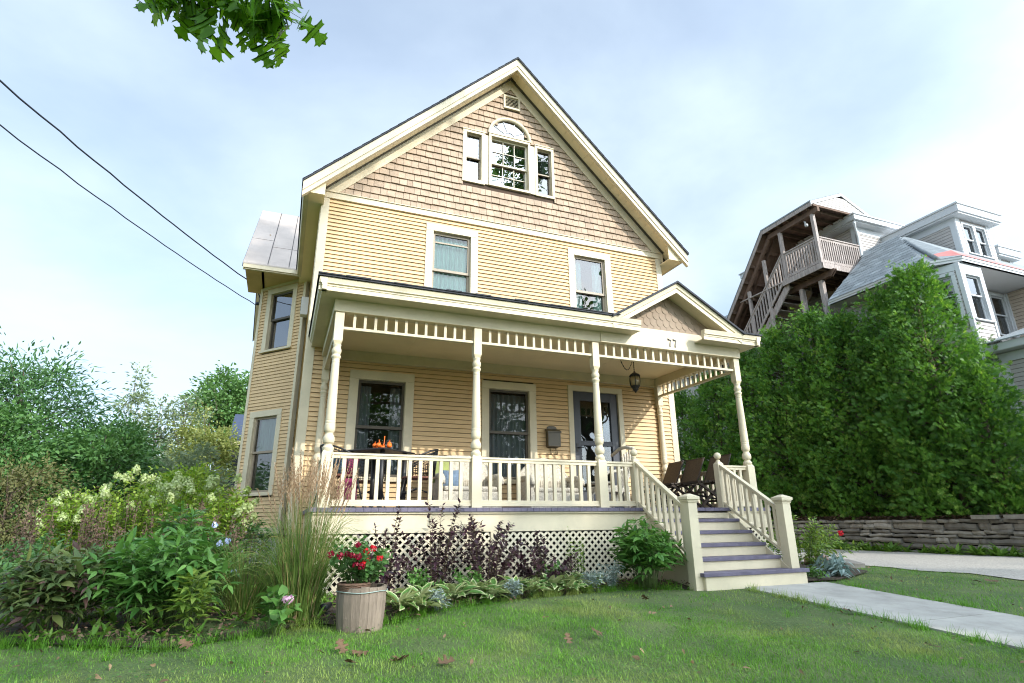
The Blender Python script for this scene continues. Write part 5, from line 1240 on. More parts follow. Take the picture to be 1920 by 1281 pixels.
stones(-4.,14.); mb.out('stones','stone',t)
mb=MB(); mb.box(13.62,13.9,-4,14,GZ,-.24); mb.out('wall_core','under',t)
mb=MB()
for i in range(6):
    y=-.6-.5*i+rnd.uniform(-.05,.05) if i>2 else .9-.62*i; mb.poly([(13.42,y,-.20),(13.95,y+.02,-.20),(13.95,y+.48,-.2),(13.44,y+.50,-.2)],(0,0,.085))
mb.out('cap_stones','stone',t)
# terrace litter and wall-foot weeds
n=26000; x=RNG.uniform(13.55,16.,n); y=RNG.uniform(-4,13,n); z=np.full(n,-.16)+RNG.uniform(0,.05,n)+.0; d=rdirs(n); d[:,2]*=.3
V,F=scatter(*LEAF['small'],np.stack([x,y,z],1),frames(norm(d),np.tile([0,0,1.],(n,1))),RNG.uniform(.05,.11,n)); npmesh('leaf_litter',V,F,'litter',kind='stuff')
def weeds(label_kind,n,xr,yr,zf,s,mat,name):
    P=[];Dv=[];S=[]
    for i in range(n):
        x=RNG.uniform(*xr);y=RNG.uniform(*yr); k=int(RNG.integers(7,15)); sc=RNG.uniform(.5,1.3)
        for j in range(k):
            a=RNG.uniform(0,6.28); e=RNG.uniform(.2,1.2); P.append((x,y,zf(y))); Dv.append((math.cos(a)*math.cos(e),math.sin(a)*math.cos(e),math.sin(e))); S.append(s*sc*RNG.uniform(.7,1.2))
    Dv=np.array(Dv); V,F=scatter(*LEAF['lance'],np.array(P),frames(Dv,np.tile([0,0,1.],(len(P),1))),np.array(S)); npmesh(name,V,F,mat,kind='stuff')
weeds('',260,(13.15,13.48),(-4,12),lambda y:gz(y)+.0,.26,'weed','wall_foot_weeds')
weeds('',60,(14.0,16.5),(-3.5,1.2),lambda y:-.16,.16,'weed','terrace_weeds')

SP=[spray_t(s) for s in range(4)]
def cedar(label,loc,h,r,n,seed,skirt=.0):
    """arborvitae: leader trunk, short limbs, and thousands of flat forked sprays lying outward and up, grouped in plumes"""
    rng=np.random.default_rng(seed); root=thing('arborvitae_tree',label,'tree',loc,'arborvitae trees of the tall hedge'); mb=MB()
    mb.tube([(0,0,0),(.05,.03,h*.5),(0,0,h*.95)],[.10,.07,.015],8)
    npl=int(n/22); con=skirt; parts=[[],[],[],[]]
    for i in range(npl):
        z=h*(1-(1-(i+rng.uniform())/npl)**1.0); f=z/h
        rad=r*(min(1,.72+.9*f) if f<.3 else 1.)*(1-max(0,(f-.45)/.55)**2.2*.88)*(1-con*f*.62)*rng.uniform(.55,1.16)
        a=rng.uniform(0,6.283); o=np.array([math.cos(a),math.sin(a),0]); q=o*rad+np.array([0,0,z])
        if i%5==0: mb.tube([(0,0,max(z-.35*rad,.1)),tuple(q*.6+np.array([0,0,(z-.3*rad)*.4])),tuple(q)],[.018,.012,.004],4)
        m=22; ln=rng.uniform(.28,.75)     # one plume
        ax=norm((o*rng.uniform(.5,1.)+np.array([0,0,rng.uniform(.25,1.1)])+rng.normal(0,.2,3))[None])[0]
        t=rng.uniform(-.75,1,m)[:,None]; P=q+ax*t*ln*.75+rng.normal(0,.085,(m,3))*(1.25-t*.8)
        d=norm(ax+rng.normal(0,.45,(m,3))+np.array([0,0,-.15])); tang=np.cross(o,[0,0,1.]); up=tang*rng.choice([-1,1],(m,1))*.8+rng.normal(0,.5,(m,3))+o*.4
        S=rng.uniform(.10,.19,m)*(1-.2*f)
        parts[i%4].append((P,d,up,S,np.full(m,rng.uniform()**1.3)))
    o_=[]; tn=[]
    for k in range(4):
        tn.append(np.repeat(np.concatenate([p[4] for p in parts[k]]),len(SP[k][0])))
        P=np.concatenate([p[0] for p in parts[k]]);d=np.concatenate([p[1] for p in parts[k]]);u=np.concatenate([p[2] for p in parts[k]]);S=np.concatenate([p[3] for p in parts[k]])
        P[:,2]=np.maximum(P[:,2],.05); o_.append(scatter(*SP[k],P,frames(d,u),S))
    tr=mb.out('trunk','bark'); tr.parent=root
    V,F=join(o_); lift(V,F,'crown','cedar',root,np.concatenate(tn))
ZT=-.17
HEDGE=[(14.5,2.05,6.2,1.2,'tallest arborvitae, at the street end of the hedge in front of the bay window'),(14.8,3.15,6.0,1.15,'arborvitae second from the street end of the hedge'),(14.65,4.4,5.75,1.35,'arborvitae third from the street end, below the wooden balcony'),(14.75,5.5,6.25,1.2,'arborvitae in the middle of the hedge under the balcony posts'),(14.6,6.8,6.1,1.4,'arborvitae below the foot of the wooden outside stair'),(14.75,8.3,5.75,1.25,'arborvitae just right of the porch gable tip'),(14.7,10.1,5.25,1.3,'arborvitae behind the right porch posts'),(14.7,12.2,5.0,1.3,'arborvitae at the back end of the hedge beside the house corner')]
for i,(x,y,h,r,l) in enumerate(HEDGE): cedar(l,(x,y,ZT),h-.0,r*(1.12 if i==0 else 1),12500,300+i,.78 if i==0 else (.7,.55,.65,.5)[i%4])
cedar('shorter arborvitae leaning into the drive at the street end of the hedge',(14.2,1.05,ZT),3.3,.62,6000,320,.3)

# fallen oak leaves
mbv,mbf=LEAF['lobed']
def fallen(x,y,rz,s,label,tilt=.2):
    me=bpy.data.meshes.new('fallen_leaf'); v=mbv.copy(); v[:,2]=v[:,2]*1.8+.10*np.sin(v[:,0]*7+rz)*.7+.5*(v[:,1]-.5)**2; s*=.82; me.from_pydata([tuple(a*s) for a in v],[],[tuple(int(q) for q in f) for f in mbf]); me.materials.append(M['oakleaf']); me.update()
    o=bpy.data.objects.new('fallen_leaf',me); COL.objects.link(o); o.location=(x,y,gz(y)+.018); o.rotation_euler=(tilt+.1,random.uniform(-.35,.35),rz); tag(o,label,'leaf','fallen brown oak leaves on the lawn')
for a in [(.20,-2.58,1.3,.14,'brown oak leaf, upper one of the cluster on the lawn below the barrel'),(.31,-2.80,-1.2,.17,'broad pale-brown oak leaf, right one of the cluster below the barrel'),(.05,-2.52,.4,.13,'brown oak leaf standing at the left of the cluster below the barrel',1.0),(.09,-2.78,2.4,.12,'dark curled oak leaf at the bottom of the cluster below the barrel',.5),(.58,-2.92,-1.7,.14,'rusty oak leaf right of the leaf cluster on the front lawn'),(1.58,-2.78,.2,.10,'small pinkish leaf standing on its edge in mid lawn',1.1),(1.93,-2.62,1.5,.15,'dark curled oak leaf right of the pinkish upright leaf',.6),(4.05,-3.74,1.2,.13,'brown oak leaf on the lawn near the path at right',.4),(4.6,-2.66,.5,.14,'pale oak leaf lying on the near edge of the concrete path',.3),(7.85,-1.8,2.,.18,'left one of the rusty oak leaves on the strip between path and drive'),(8.1,-1.9,.6,.18,'right one of the rusty oak leaves on the strip between path and drive'),(3.1,-1.55,1.9,.11,'small pale leaf on the lawn below the steps',.7),(-.9,-2.05,.9,.13,'brown leaf in the long grass under the young peony',.5)]: fallen(*a)

# ------------------------------------------------------------------ left background
def T(name,label,cat,x,y,top,r,nc,per,size,leaf,lm,trunk=.1,rz=None,group=None,csz=.32,cz=None,seed=None,low=.1):
    h=top-GZ; rz_=rz or min(h*.45,r*1.2); tree(name,label,cat,(x,y,GZ),h,(r,r,rz_),nc,per,size,leaf,lm,(0,0,(cz-GZ) if cz else h-rz_),trunk,group,csz=csz,seed=seed,low=low)
T('sumac_tree','spreading tree with long drooping leaflets at the far left beyond the garden','tree',-7.2,12.4,4.45,1.75,115,150,.19,'lance','sumac',.11,2.5,seed=401,csz=.28)
T('sumac_tree','second long-leafleted tree at the left edge, behind the russet shrub','tree',-9.4,12.6,3.6,1.9,110,140,.2,'lance','sumac',.11,2.3,seed=402,csz=.28)
for i,(x,y,tp,r,mm,l) in enumerate([(-4.6,10.0,2.35,1.25,'dkshrub','dark green shrub left of the yellow house, behind the panicle hydrangeas'),(-6.4,9.4,2.5,1.35,'dkshrub','dark green shrub under the spreading sumac'),(-8.3,8.6,2.3,1.5,'dkshrub','dark green shrub at the far left edge under the trees'),(-3.1,11.8,1.9,1.0,'airy','grey-green shrub between the dark shrub and the blue-roofed shed'),(-5.2,13.5,2.9,1.3,'dkshrub','dark bush directly behind the dark green shrub by the sumac'),(-2.6,8.8,1.1,.75,'panleaf','yellow-green shrub low behind the hydrangeas near the bay')]):
    T('garden_shrub',l,'shrub',x,y,tp,r,90,150,.125,'ovate',mm,.05,(tp-GZ)*.5,'shrubs behind the left garden',cz=GZ+(tp-GZ)*.52,seed=410+i,csz=.3)
T('russet_shrub','brownish fine-leaved shrub at the left edge behind the border','shrub',-4.55,5.0,.95,.85,60,110,.06,'ovate','brownsh',.04,.85,cz=.1,seed=420,csz=.3); T('russet_shrub','second brownish shrub farther back at the left edge','shrub',-5.9,5.6,.9,.9,60,110,.065,'ovate','brownsh',.04,.85,cz=.05,seed=421,csz=.3)
for i,(x,y,tp,r,l) in enumerate([(-8.0,27.2,7.7,.75,'slim airy tree, the tallest of the three far behind the garden'),(-6.7,27.2,6.7,.85,'slim airy tree in the middle of the far three'),(-5.5,26.9,6.8,1.0,'slim airy tree nearest the large round tree')]):
    T('slim_tree',l,'tree',x,y,tp,r,60,38,.20,'ovate','airy',.08,3.0,'slim airy trees far behind the garden',seed=430+i,csz=.24)
T('round_tree','large round mid-green tree beside the bay, far behind the garden','tree',-3.9,30.5,8.6,2.4,110,90,.26,'ovate','midtree',.2,2.6,seed=440,csz=.26)
T('yellow_tree','yellow-green tree just left of the bay above the blue-roofed shed','tree',-3.7,21.8,4.9,1.4,90,100,.17,'ovate','yelltree',.12,2.6,seed=441,csz=.27)
T('yellow_tree','lower grey-green tree left of the yellow-green tree','tree',-5.8,19.5,2.7,1.5,80,100,.15,'ovate','airy',.1,1.9,seed=442,csz=.28)
# far wood that closes the horizon
P=[];Dv=[];S=[]; rng=np.random.default_rng(77)
for i in range(150):
    x=rng.uniform(-34,0);y=rng.uniform(34,46); hh=rng.uniform(2.2,4.4); n=120; g=rng.normal(size=(n,3))*np.array([1.2,1.2,1.3]); P.append(np.array([x,y,GZ+hh*.6])+g*np.array([1,1,hh*.28])); dd=rdirs(n,rng); Dv.append(dd); S.append(rng.uniform(.3,.55,n))
P=np.concatenate(P); P[:,2]=np.maximum(P[:,2],GZ+.1); V,F=scatter(*LEAF['ovate'],P,frames(np.concatenate(Dv),rdirs(len(P),rng)),np.concatenate(S)); npmesh('far_wood',V,F,'midtree',kind='stuff')
# shed
t=thing('garden_shed','small dark shed with a blue-grey roof peeping out left of the bay','shed',(-1.4,23.5,GZ))
mb=MB(); mb.box(-2.75,0,22.2,25.5,GZ,3.35); mb.out('wall','door',t)
mb=MB(); mb.poly([(-2.95,21.9,3.5),(.2,21.9,3.5),(.2,23.85,5.0),(-2.95,23.85,5.0)],(0,0,.06)); mb.poly([(-2.95,25.8,3.5),(.2,25.8,3.5),(.2,23.85,5.0),(-2.95,23.85,5.0)],(0,0,.06)); mb.out('roof','shedroof',t)
mb=MB(); mb.box(-2.95,.2,21.86,21.95,3.33,3.5); mb.out('fascia','trim',t); mb=MB(); mb.box(-2.78,-1.5,22.1,22.2,.3,1.45); mb.out('lower_panel','clap',t)

# ------------------------------------------------------------------ wires
def cable(name,label,p,q,sag,r):
    mb=MB(); p=Vector(p);q=Vector(q); pts=[]
    for i in range(61):
        f=i/60; a=p.lerp(q,f); a.z-=4*sag*f*(1-f); a+=Vector((.008*math.sin(i*1.9),.008*math.cos(i*1.7),.006*math.sin(i*2.3))); pts.append(a)
    mb.tube(pts,r,6); return tag(mb.out(name,'cable'),label,'cable','service cables to the house')
cable('service_cable','upper, thicker service cable running from the bay gable out of the picture at left',(-1.72,8.5,5.92),(-11,-11.3,8.0),.79,.014)
cable('service_cable','lower, thinner service cable meeting the bay gable below the upper one',(-1.58,8.62,5.38),(-11,-11.3,7.1),.78,.0105)
mb=MB(); mb.tube([(-1.66,8.45,5.95),(-1.60,8.45,5.80),(-1.50,8.55,5.55),(-1.52,8.6,5.40),(-1.42,7.6,5.3)],.018,6); mb.ball((-1.7,8.48,5.9),.05); mb.ball((-1.55,8.6,5.42),.045); mb.out('cable_bracket','cable',house)
t=thing('utility_pole','brown utility pole on the street side carrying the service cables','pole',(-11,-11.3,-1.7)); mb=MB(); mb.tube([(-11,-11.3,-1.7),(-11,-11.3,9)],[.16,.11],10); mb.out('pole','bark',t); mb=MB(); mb.box(-11.9,-10.1,-11.42,-11.3,8.0,8.12); mb.out('crossarm','bark',t)
# ------------------------------------------------------------------ neighbour's house
nb=thing('neighbour_house','large pale beige house with grey hip roof, dormers and corner bay behind the hedge','house',(20,7,-.17))
TZ=-.17
def nclap(F,u0,u1,z0,z1,op=(),mat='nwall',parent=nb,name='siding'):
    shadow_backing(F,u0,u1,z0,z1,list(op),parent)
    mb=MB(F); clap(mb,u0,u1,z0,z1,op,ex=.105,t0=.014); return mb.out(name,mat,parent)
def nwin(F,u0,u1,z0,z1,meet=None,cw=.09,cur='curtaingrey'):
    return window(nb,F,u0,u1,z0,z1,cw=cw,mat='ntrim',smat='ntrim',meet=meet,sw=.035,gl='glass',cur=[(0,1,.0,.55,cur)] if cur else None,name='neighbour_window',re=.04)
NL_=((15.75,0,0),(0,-1,0),(-1,0,0))                # left wall, u=-y
nclap(NL_,-4.95,-2.3,TZ,6.28); nclap(((17.42,0,0),(0,-1,0),(-1,0,0)),-14,-4.95,TZ,8.4); nclap(((0,4.95,0),(-1,0,0),(0,1,0)),-17.42,-15.75,TZ,6.28)
NF=((0,2.4,0),(1,0,0),(0,-1,0))
o=nwin(NF,18.44,19.27,4.86,6.22,5.55); nclap(NF,16.5,19.3,TZ,6.28,[o])
NW=((19.31,0,0),(0,-1,0),(-1,0,0)); nclap(NW,-2.4,0.2,TZ,6.28,mat='ntan'); nclap(((0,-.2,0),(1,0,0),(0,-1,0)),19.31,26,TZ,6.28,mat='ntan')
mb=MB(); mb.box(19.25,19.33,2.33,2.41,TZ,6.26); mb.out('corner_board','ntrim',nb)
# corner bay
pa,pb,pc,pd=Vector((15.22,2.35)),Vector((15.58,1.47)),Vector((16.5,1.47)),Vector((16.75,2.42))
def fr(p,q):
    d=(q-p).normalized(); return ((p.x,p.y,0),(d.x,d.y,0),(d.y,-d.x,0)),(q-p).length
F1,L1=fr(pa,pb); o=nwin(F1,.14,.84,4.70,6.05,5.42); nclap(F1,0,L1,TZ,6.28,[o])
F2,L2=fr(pb,pc); o=nwin(F2,.08,.86,4.68,6.06,5.42); nclap(F2,0,L2,TZ,6.28,[o])
F3,L3=fr(pc,pd); nclap(F3,0,L3,TZ,6.28)
for F,L in ((F1,L1),(F2,L2)):
    mb=MB(F); mb.box(-.01,.075,-.02,.03,TZ,6.28); mb.box(L-.07,L+.01,-.02,.03,TZ,6.28); mb.box(.075,L-.07,-.02,.025,6.07,6.27); mb.out('corner_board','ntrim',nb)
# eaves, soffit and roof
ev=[(17.0,14.5),(17.0,4.95),(15.1,4.95),(15.1,2.0),(15.66,1.38),(19.0,1.38),(19.0,-.6),(27,-.6),(27,14.5)]
mb=MB(); mb.poly([(x,y,6.29) for x,y in ev],(0,0,.02)); mb.out('soffit','ntrim',nb)
mb=MB()
for (x0,y0),(x1,y1) in zip(ev,ev[1:]+ev[:1]):
    d=Vector((x1-x0,y1-y0)).normalized(); n=Vector((-d.y,d.x)); n=-n if n.dot(Vector((x0-21,y0-7)))<0 else n
    mb.sweep([(.03,.14),(.02,.08),(.0,.07),(.0,0),(-.05,0),(-.05,.14)],(x0,y0,6.29),(x1,y1,6.29),(n.x,n.y,0),(0,0,1))
mb.out('eave_fascia','ntrim',nb)
zt=8.75; s=.9; ins=(zt-6.43)/s
up=[(15.1+ins,14.5-ins),(15.1+ins,1.6+ins),(15.4+ins,1.38+ins),(27-ins,1.38+ins),(27-ins,14.5-ins)]
mb=MB()
lo=[(15.06,14.5),(15.06,2.0),(15.64,1.34),(27,1.34),(27,14.5)]
vs=[(x,y,6.435) for x,y in lo]+[(x,y,zt) for x,y in up]
mb.add(vs,[(1,2,7,6),(2,3,8,7),(3,4,9,8),(5,6,7,8,9)]); k5=(15.06,4.97,6.435); k6=(15.06+ins,4.97,zt); mb.add([k5,(15.06,2.0,6.435),(up[1][0],up[1][1],zt),k6],[(0,1,2,3)]); mb.add([k5,k6,(15.06+ins,4.97,6.4),(15.06,4.97,6.4)],[(0,1,2,3)]); mb.add([(17.3,4.97,8.45),(17.3,14.5,8.45),(15.06+ins,14.5,zt),k6],[(0,1,2,3)]); nr=mb.out('roof','nroof',nb)
mb=MB(); rr=random.Random(3)
for i in range(15):
    f=i/15; ix=ins*f; z=6.435+(zt-6.435)*f
    y=2.0+(ins-.4)*f*.93
    while y<4.7:
        w=rr.uniform(.25,.4); h=rr.uniform(.01,.02); ix2=ins*(f+1/15.); z2=6.435+(zt-6.435)*(f+1/15.)
        mb.add([(15.06+ix,y,z+h),(15.06+ix,y+w-.01,z+h),(15.06+ix2,y+w-.01,z2+.003),(15.06+ix2,y,z2+.003),(15.06+ix,y,z),(15.06+ix,y+w-.01,z)],[(0,1,2,3),(0,4,5,1)]); y+=w
mb.out('shingle_course','nroof',nb)
mb=MB(); a=.24
def onroof(px,py,f): return px,py
mb.add([(15.30,1.97,6.475),(15.67,1.36,6.46),(18.9,1.36,6.46),(18.9,1.75,6.83),(16.0,1.75,6.85),(15.62,2.15,6.80)],[(0,1,5),(1,4,5),(1,2,3,4)]); mb.out('red_flashing','nred',nb)
mb=MB(); mb.tube([(15.30,1.75,6.47),(15.3+ins*.75,1.5+ins*.8,6.45+(zt-6.43)*.78)],.07,4); mb.out('hip_cap','nroof',nb)
# front dormer with paired windows
def dormer(x0,x1,y0,y1,z0,z1,win=True,ov=.22,lab=None):
    F=((0,y0,0),(1,0,0),(0,-1,0)); op=[]
    if win:
        m=(x0+x1)/2+.02; op=[nwin(F,x0+.26,m+.02,z0+.06,z1-.10,cw=.07),nwin(F,m+.02,x1-.2,z0+.06,z1-.10,cw=.07)]
    nclap(F,x0,x1,z0-.4,z1,op)
    nclap(((x0,0,0),(0,-1,0),(-1,0,0)),-y1,-y0,z0-1.6,z1); nclap(((x1,0,0),(0,1,0),(1,0,0)),y0,y1,z0-1.6,z1)
    mb=MB(); mb.box(x0-.012,x0+.22,y0-.03,y0+.012,z0-.3,z1); mb.box(x1-.16,x1+.012,y0-.03,y0+.012,z0-.3,z1); mb.box(x0-.03,x0-.001,y0-.012,y0+.16,z0-.3,z1); mb.box(x0-.031,x0-.001,y0+.16,y1,z1-.22,z1); mb.out('corner_board','ntrim',nb)
    mb=MB(); mb.box(x0-ov,x1+ov,y0-ov-.05,y1,z1+.001,z1+.06); mb.box(x0-ov-.04,x1+ov+.04,y0-ov-.10,y1,z1+.06,z1+.30); mb.box(x0-ov-.08,x1+ov+.08,y0-ov-.14,y1,z1+.30,z1+.36); mb.out('dormer_roof','ntrim',nb,bevel=.01)
dormer(19.02,20.75,3.0,8.,7.85,9.16)
dormer(22.0,22.9,3.6,7.,7.6,8.5,win=False,ov=.15)
# left shed dormer by the balcony
nclap(((0,5.25,0),(1,0,0),(0,-1,0)),17.47,20.5,7.2,9.7); nclap(((17.47,0,0),(0,-1,0),(-1,0,0)),-9.8,-5.25,7.2,9.7)
mb=MB(); mb.box(17.44,17.62,5.215,5.25,7.4,9.7); mb.box(17.44,17.47,5.215,5.4,7.4,9.7); mb.box(17.62,20.4,5.225,5.25,9.45,9.7); mb.out('corner_board','ntrim',nb)
mb=MB(); mb.box(17.1,20.8,4.95,10.2,9.70,9.74); mb.box(17.02,20.9,4.86,10.3,9.74,9.92); mb.box(16.98,20.95,4.82,10.35,9.92,9.97); mb.out('dormer_roof','ntrim',nb,bevel=.01)
mb=MB(); mb.tube([(17.05,4.92,9.62),(17.2,5.05,9.5),(17.42,5.16,9.25),(17.40,5.16,8.4),(17.38,5.1,8.15)],.05,8); mb.out('downspout','ntrim',nb)
mb=MB(); mb.box(17.3,22,13.2,20,TZ,6.6); mb.out('rear_wing','nwall',nb); mb=MB(); mb.box(16.9,22.4,12.8,20.4,6.6,6.8); mb.out('rear_wing_eave','ntrim',nb)
# enclosed front porch with its own low roof
nclap(((15.95,0,0),(0,-1,0),(-1,0,0)),-1.44,4.,TZ,3.72); nclap(((0,-4,0),(1,0,0),(0,-1,0)),15.95,20,TZ,3.72)
mb=MB(); mb.box(15.92,16.02,1.30,1.46,TZ,3.72); mb.box(15.915,15.95,1.16,1.30,TZ,3.72); mb.box(15.9,15.95,-4,1.16,3.5,3.72); mb.out('corner_board','ntrim',nb)
mb=MB(); mb.box(15.62,20,-4.3,1.47,3.74,3.94); mb.out('porch_eave','ntrim',nb,bevel=.02)
mb=MB(); mb.poly([(15.56,1.46,3.96),(15.56,-4.4,3.96),(18.0,-2.6,4.75),(18.0,1.46,4.75)],(0,0,.03)); mb.poly([(18.,1.46,4.75),(18.,-2.6,4.75),(20,-4.4,3.96),(20,1.46,3.96)],(0,0,.03)); mb.out('porch_roof','nroof',nb)

# ------------------------------------------------------------------ covered outside stair and balcony
cs=thing('covered_staircase','weathered wooden balcony and roofed outside stair climbing the side of the neighbouring house','staircase',(16.3,6.5,TZ))
XA,XB=15.36,17.42; YA,YB2=5.14,6.66; ZD=7.9
mb=MB()
x=XA
while x<XB: mb.box(x,min(x+.135,XB),YA,YB2+2.2,ZD-.04,ZD); x+=.14
mb.out('deck','oldwood',cs)
mb=MB(); mb.box(XA-.03,XB,YA-.035,YA,ZD-.19,ZD+.005); mb.box(XA-.035,XA,YA-.035,YB2+.1,ZD-.19,ZD+.005); mb.out('rim_joist','oldwood',cs)
mb=MB()
for y in np.arange(YA+.15,YB2+2,.36): mb.box(XA+.02,XB,y,y+.04,ZD-.19,ZD-.041)
for y in np.arange(YA+.1,YB2+.3,.3): mb.box(XA+.02,XB,y+.02,y+.05,ZD-.19,ZD-.05)
mb.poly([(15.7,YA-.12,ZD-.24),(15.7,YA+.05,ZD-.40),(15.7,YB2+1.0,ZD-.40),(15.7,YB2+1.0,ZD-.19),(15.7,YA-.12,ZD-.19)],(.05,0,0)); mb.poly([(15.80,YA-.12,ZD-.24),(15.80,YA+.05,ZD-.40),(15.80,YB2+1.0,ZD-.40),(15.80,YB2+1.0,ZD-.19),(15.80,YA-.12,ZD-.19)],(.05,0,0))
mb.out('joists','brownwood',cs)
for (x,y,z0,z1,w) in [(15.42,YA+.06,ZD,9.74,.11),(15.42,6.60,ZD,9.74,.11),(15.42,7.50,5.2,9.05,.10),(15.42,8.40,4.0,8.15,.10),(15.78,5.60,TZ,ZD-.40,.14),(15.78,6.40,TZ,ZD-.40,.14),(15.42,9.6,3.,7.0,.10)]:
    mb=MB(); mb.box(x-w/2,x+w/2,y-w/2,y+w/2,z0,z1); mb.out('post','oldwood',cs)
def nrail(p,q,n,h=.98,name='balcony_railing'):
    p=Vector(p);q=Vector(q); r=bpy.data.objects.new(name,None); COL.objects.link(r); attach(r,cs); up=Vector((0,0,1)); mb=MB(); mb.beam(p+up*h,q+up*h,.10,.04); mb.beam(p+up*(h-.06),q+up*(h-.06),.04,.09); mb.out('top_rail','oldwood',r); mb=MB(); mb.beam(p+up*.10,q+up*.10,.04,.09); mb.out('bottom_rail','oldwood',r)
    for i in range(n):
        a=p.lerp(q,(i+.5)/n); b=MB(); b.box(a.x-.022,a.x+.022,a.y-.022,a.y+.022,a.z+.04,a.z+h-.03); b.out('baluster','oldwood',r)
nrail((15.48,YA+.04,ZD),(XB-.05,YA+.04,ZD),19); nrail((15.40,YA+.12,ZD),(15.40,YB2-.1,ZD),12); nrail((15.40,6.66,ZD),(15.40,11.2,ZD-4.54),34,1.0,'stair_railing')
mb=MB()
for x in (15.44,16.5):
    mb.poly([(x,6.62,ZD),(x,6.62,ZD-.34),(x,11.4,ZD-.34-4.8),(x,11.4,ZD-4.78)],(.05,0,0))
mb.out('stringer','oldwood',cs)
for i in range(22):
    b=MB(); b.box(15.46,16.54,6.66+.21*i,6.66+.21*i+.25,ZD-.21*(i+1)-.04,ZD-.21*(i+1)); b.out('stair_tread','oldwood',cs)
# roof: little gable over the balcony, then a long slope down over the stair
xl,xr,xm=15.22,18.02,16.74; ze,zp=10.10,10.72; y0,y1=4.98,7.2; yb,zb=11.6,4.85
mb=MB()
for (xe,sg) in ((xl,1),(xr,-1)):
    mb.poly([(xe-.05*sg,y0,ze-.02),(xm,y0,zp),(xm,y1,zp),(xe-.05*sg,y1,ze-.02)],(0,0,.05)); mb.poly([(xe-.05*sg,y1,ze-.02),(xm,y1,zp),(xm,yb,zb+.62),(xe-.05*sg,yb,zb)],(0,0,.05))
mb.out('roof','nroof',cs)
mb=MB()
mb.poly([(xl-.04,y0+.01,ze-.03),(xl-.04,y0+.01,ze-.17),(xl-.04,y1,ze-.17),(xl-.04,y1,ze-.03)],(.03,0,0)); mb.poly([(xl-.04,y1,ze-.03),(xl-.04,y1-.0,ze-.20),(xl-.04,yb,zb-.20),(xl-.04,yb,zb-.02)],(.03,0,0)); mb.out('roof_fascia','oldwood',cs); mb=MB()
for sg,xe in ((1,xl),(-1,xr)): mb.poly([(xe-.06*sg,y0-.02,ze-.03),(xe-.06*sg,y0-.02,ze-.13),(xm,y0-.02,zp-.10),(xm,y0-.02,zp)],(0,.03,0))
mb.out('roof_fascia','ntrim',cs)
F=((0,y0+.02,0),(1,0,0),(0,-1,0)); mb=MB(F)
for i in range(6):
    z=ze-.08+i*.085; e0=(z-ze+.08)/(zp-ze)*1.28*.98; a,b=xl+.1+e0*1.12,xr-.1-e0*.95
    if b-a>.1: mb.add([(a,.016,z),(b,.016,z),(b-.1,.004,z+.085),(a+.1,.004,z+.085),(a,0,z),(b,0,z)],[(0,1,2,3),(0,4,5,1)])
mb.out('gable_siding','nwall',cs)
mb=MB(); mb.box(xl+.05,xr-.05,y0+.01,y0+.06,ze-.15,ze-.06); mb.out('gable_beam','brownwood',cs)
mb=MB()
for y in np.arange(y0+.25,y1,.42): mb.box(xl,xr-.05,y,y+.045,ze-.19,ze-.05)
for k in range(11):
    f=k/11; y=y1+(yb-y1)*f; z=ze+(zb-ze)*f; mb.box(xl+.02,xr-.6,y,y+.05,z-.19,z-.06)
for x in (xl+.5,xl+1.0): mb.poly([(x,y1,ze-.24),(x,y1,ze-.40),(x,yb,zb-.40),(x,yb,zb-.24)],(.05,0,0))
mb.out('rafters','brownwood',cs)
mb=MB(); mb.box(15.37,15.47,y0-.05,y1-.1,ze-.37,ze-.19); mb.poly([(15.38,y1-.1,ze-.22),(15.38,y1-.1,ze-.40),(15.38,yb,zb-.42),(15.38,yb,zb-.24)],(.09,0,0)); mb.out('roof_beam','brownwood',cs)
mb=MB(); mb.poly([(xl+.03,y1,ze-.055),(xr-.5,y1,ze-.055),(xr-.5,yb,zb-.055),(xl+.03,yb,zb-.055)],(0,0,.01)); mb.poly([(xl+.03,y0+.06,ze-.045),(xr-.05,y0+.06,ze-.045),(xr-.05,y1,ze-.045),(xl+.03,y1,ze-.045)],(0,0,.01)); mb.out('roof_boards','brownwood',cs)
mb=MB(); mb.tube([(15.5,5.6,ze-.4),(15.48,5.55,ze-.52)],.03,8); mb.lathe([(0,.05),(.08,.06),(.1,.02)],(15.5,5.55,ze-.62),10); mb.out('wall_lamp','ntrim',cs)

# ------------------------------------------------------------------ street oak: the branch over the lawn, trunk and crown out of the picture
rng=np.random.default_rng(900); oak=thing('oak_tree','red oak branch with pointed lobed green leaves hanging into the top of the picture','tree',(-4.2,-8.6,gz(-8.6)))
mb=MB(); mb.tube([(-4.2,-8.6,-1.6),(-4.1,-8.5,1.2),(-3.7,-8.5,3.4),(-2.4,-8.6,5.2)],[.30,.25,.2,.12],12); mb.out('trunk','bark',oak)
mb=MB(); mb.tube([(-3.9,-8.5,2.4),(-2.8,-6.6,3.5),(-1.6,-5.0,3.6),(-1.05,-4.25,3.0),(-.98,-4.08,2.52)],[.10,.06,.035,.015,.006],8)
mb.tube([(-1.6,-5.0,3.6),(-1.5,-4.2,3.2),(-1.22,-4.0,2.75)],[.02,.011,.005],6); mb.tube([(-1.0,-4.3,3.05),(-.7,-4.2,2.8),(-.62,-4.15,2.55)],[.012,.007,.004],6)
mb.tube([(-1.5,-4.2,3.2),(-1.56,-3.95,2.75),(-1.47,-3.93,2.53),(-1.40,-3.92,2.50)],[.010,.006,.003,.002],5); mb.tube([(-1.0,-4.3,3.05),(-.55,-4.4,2.7),(-.41,-4.36,2.52),(-.375,-4.36,2.5)],[.009,.005,.003,.002],5)
mb.out('branch','bark',oak)
P=[];Dv=[];S=[];TW=[]
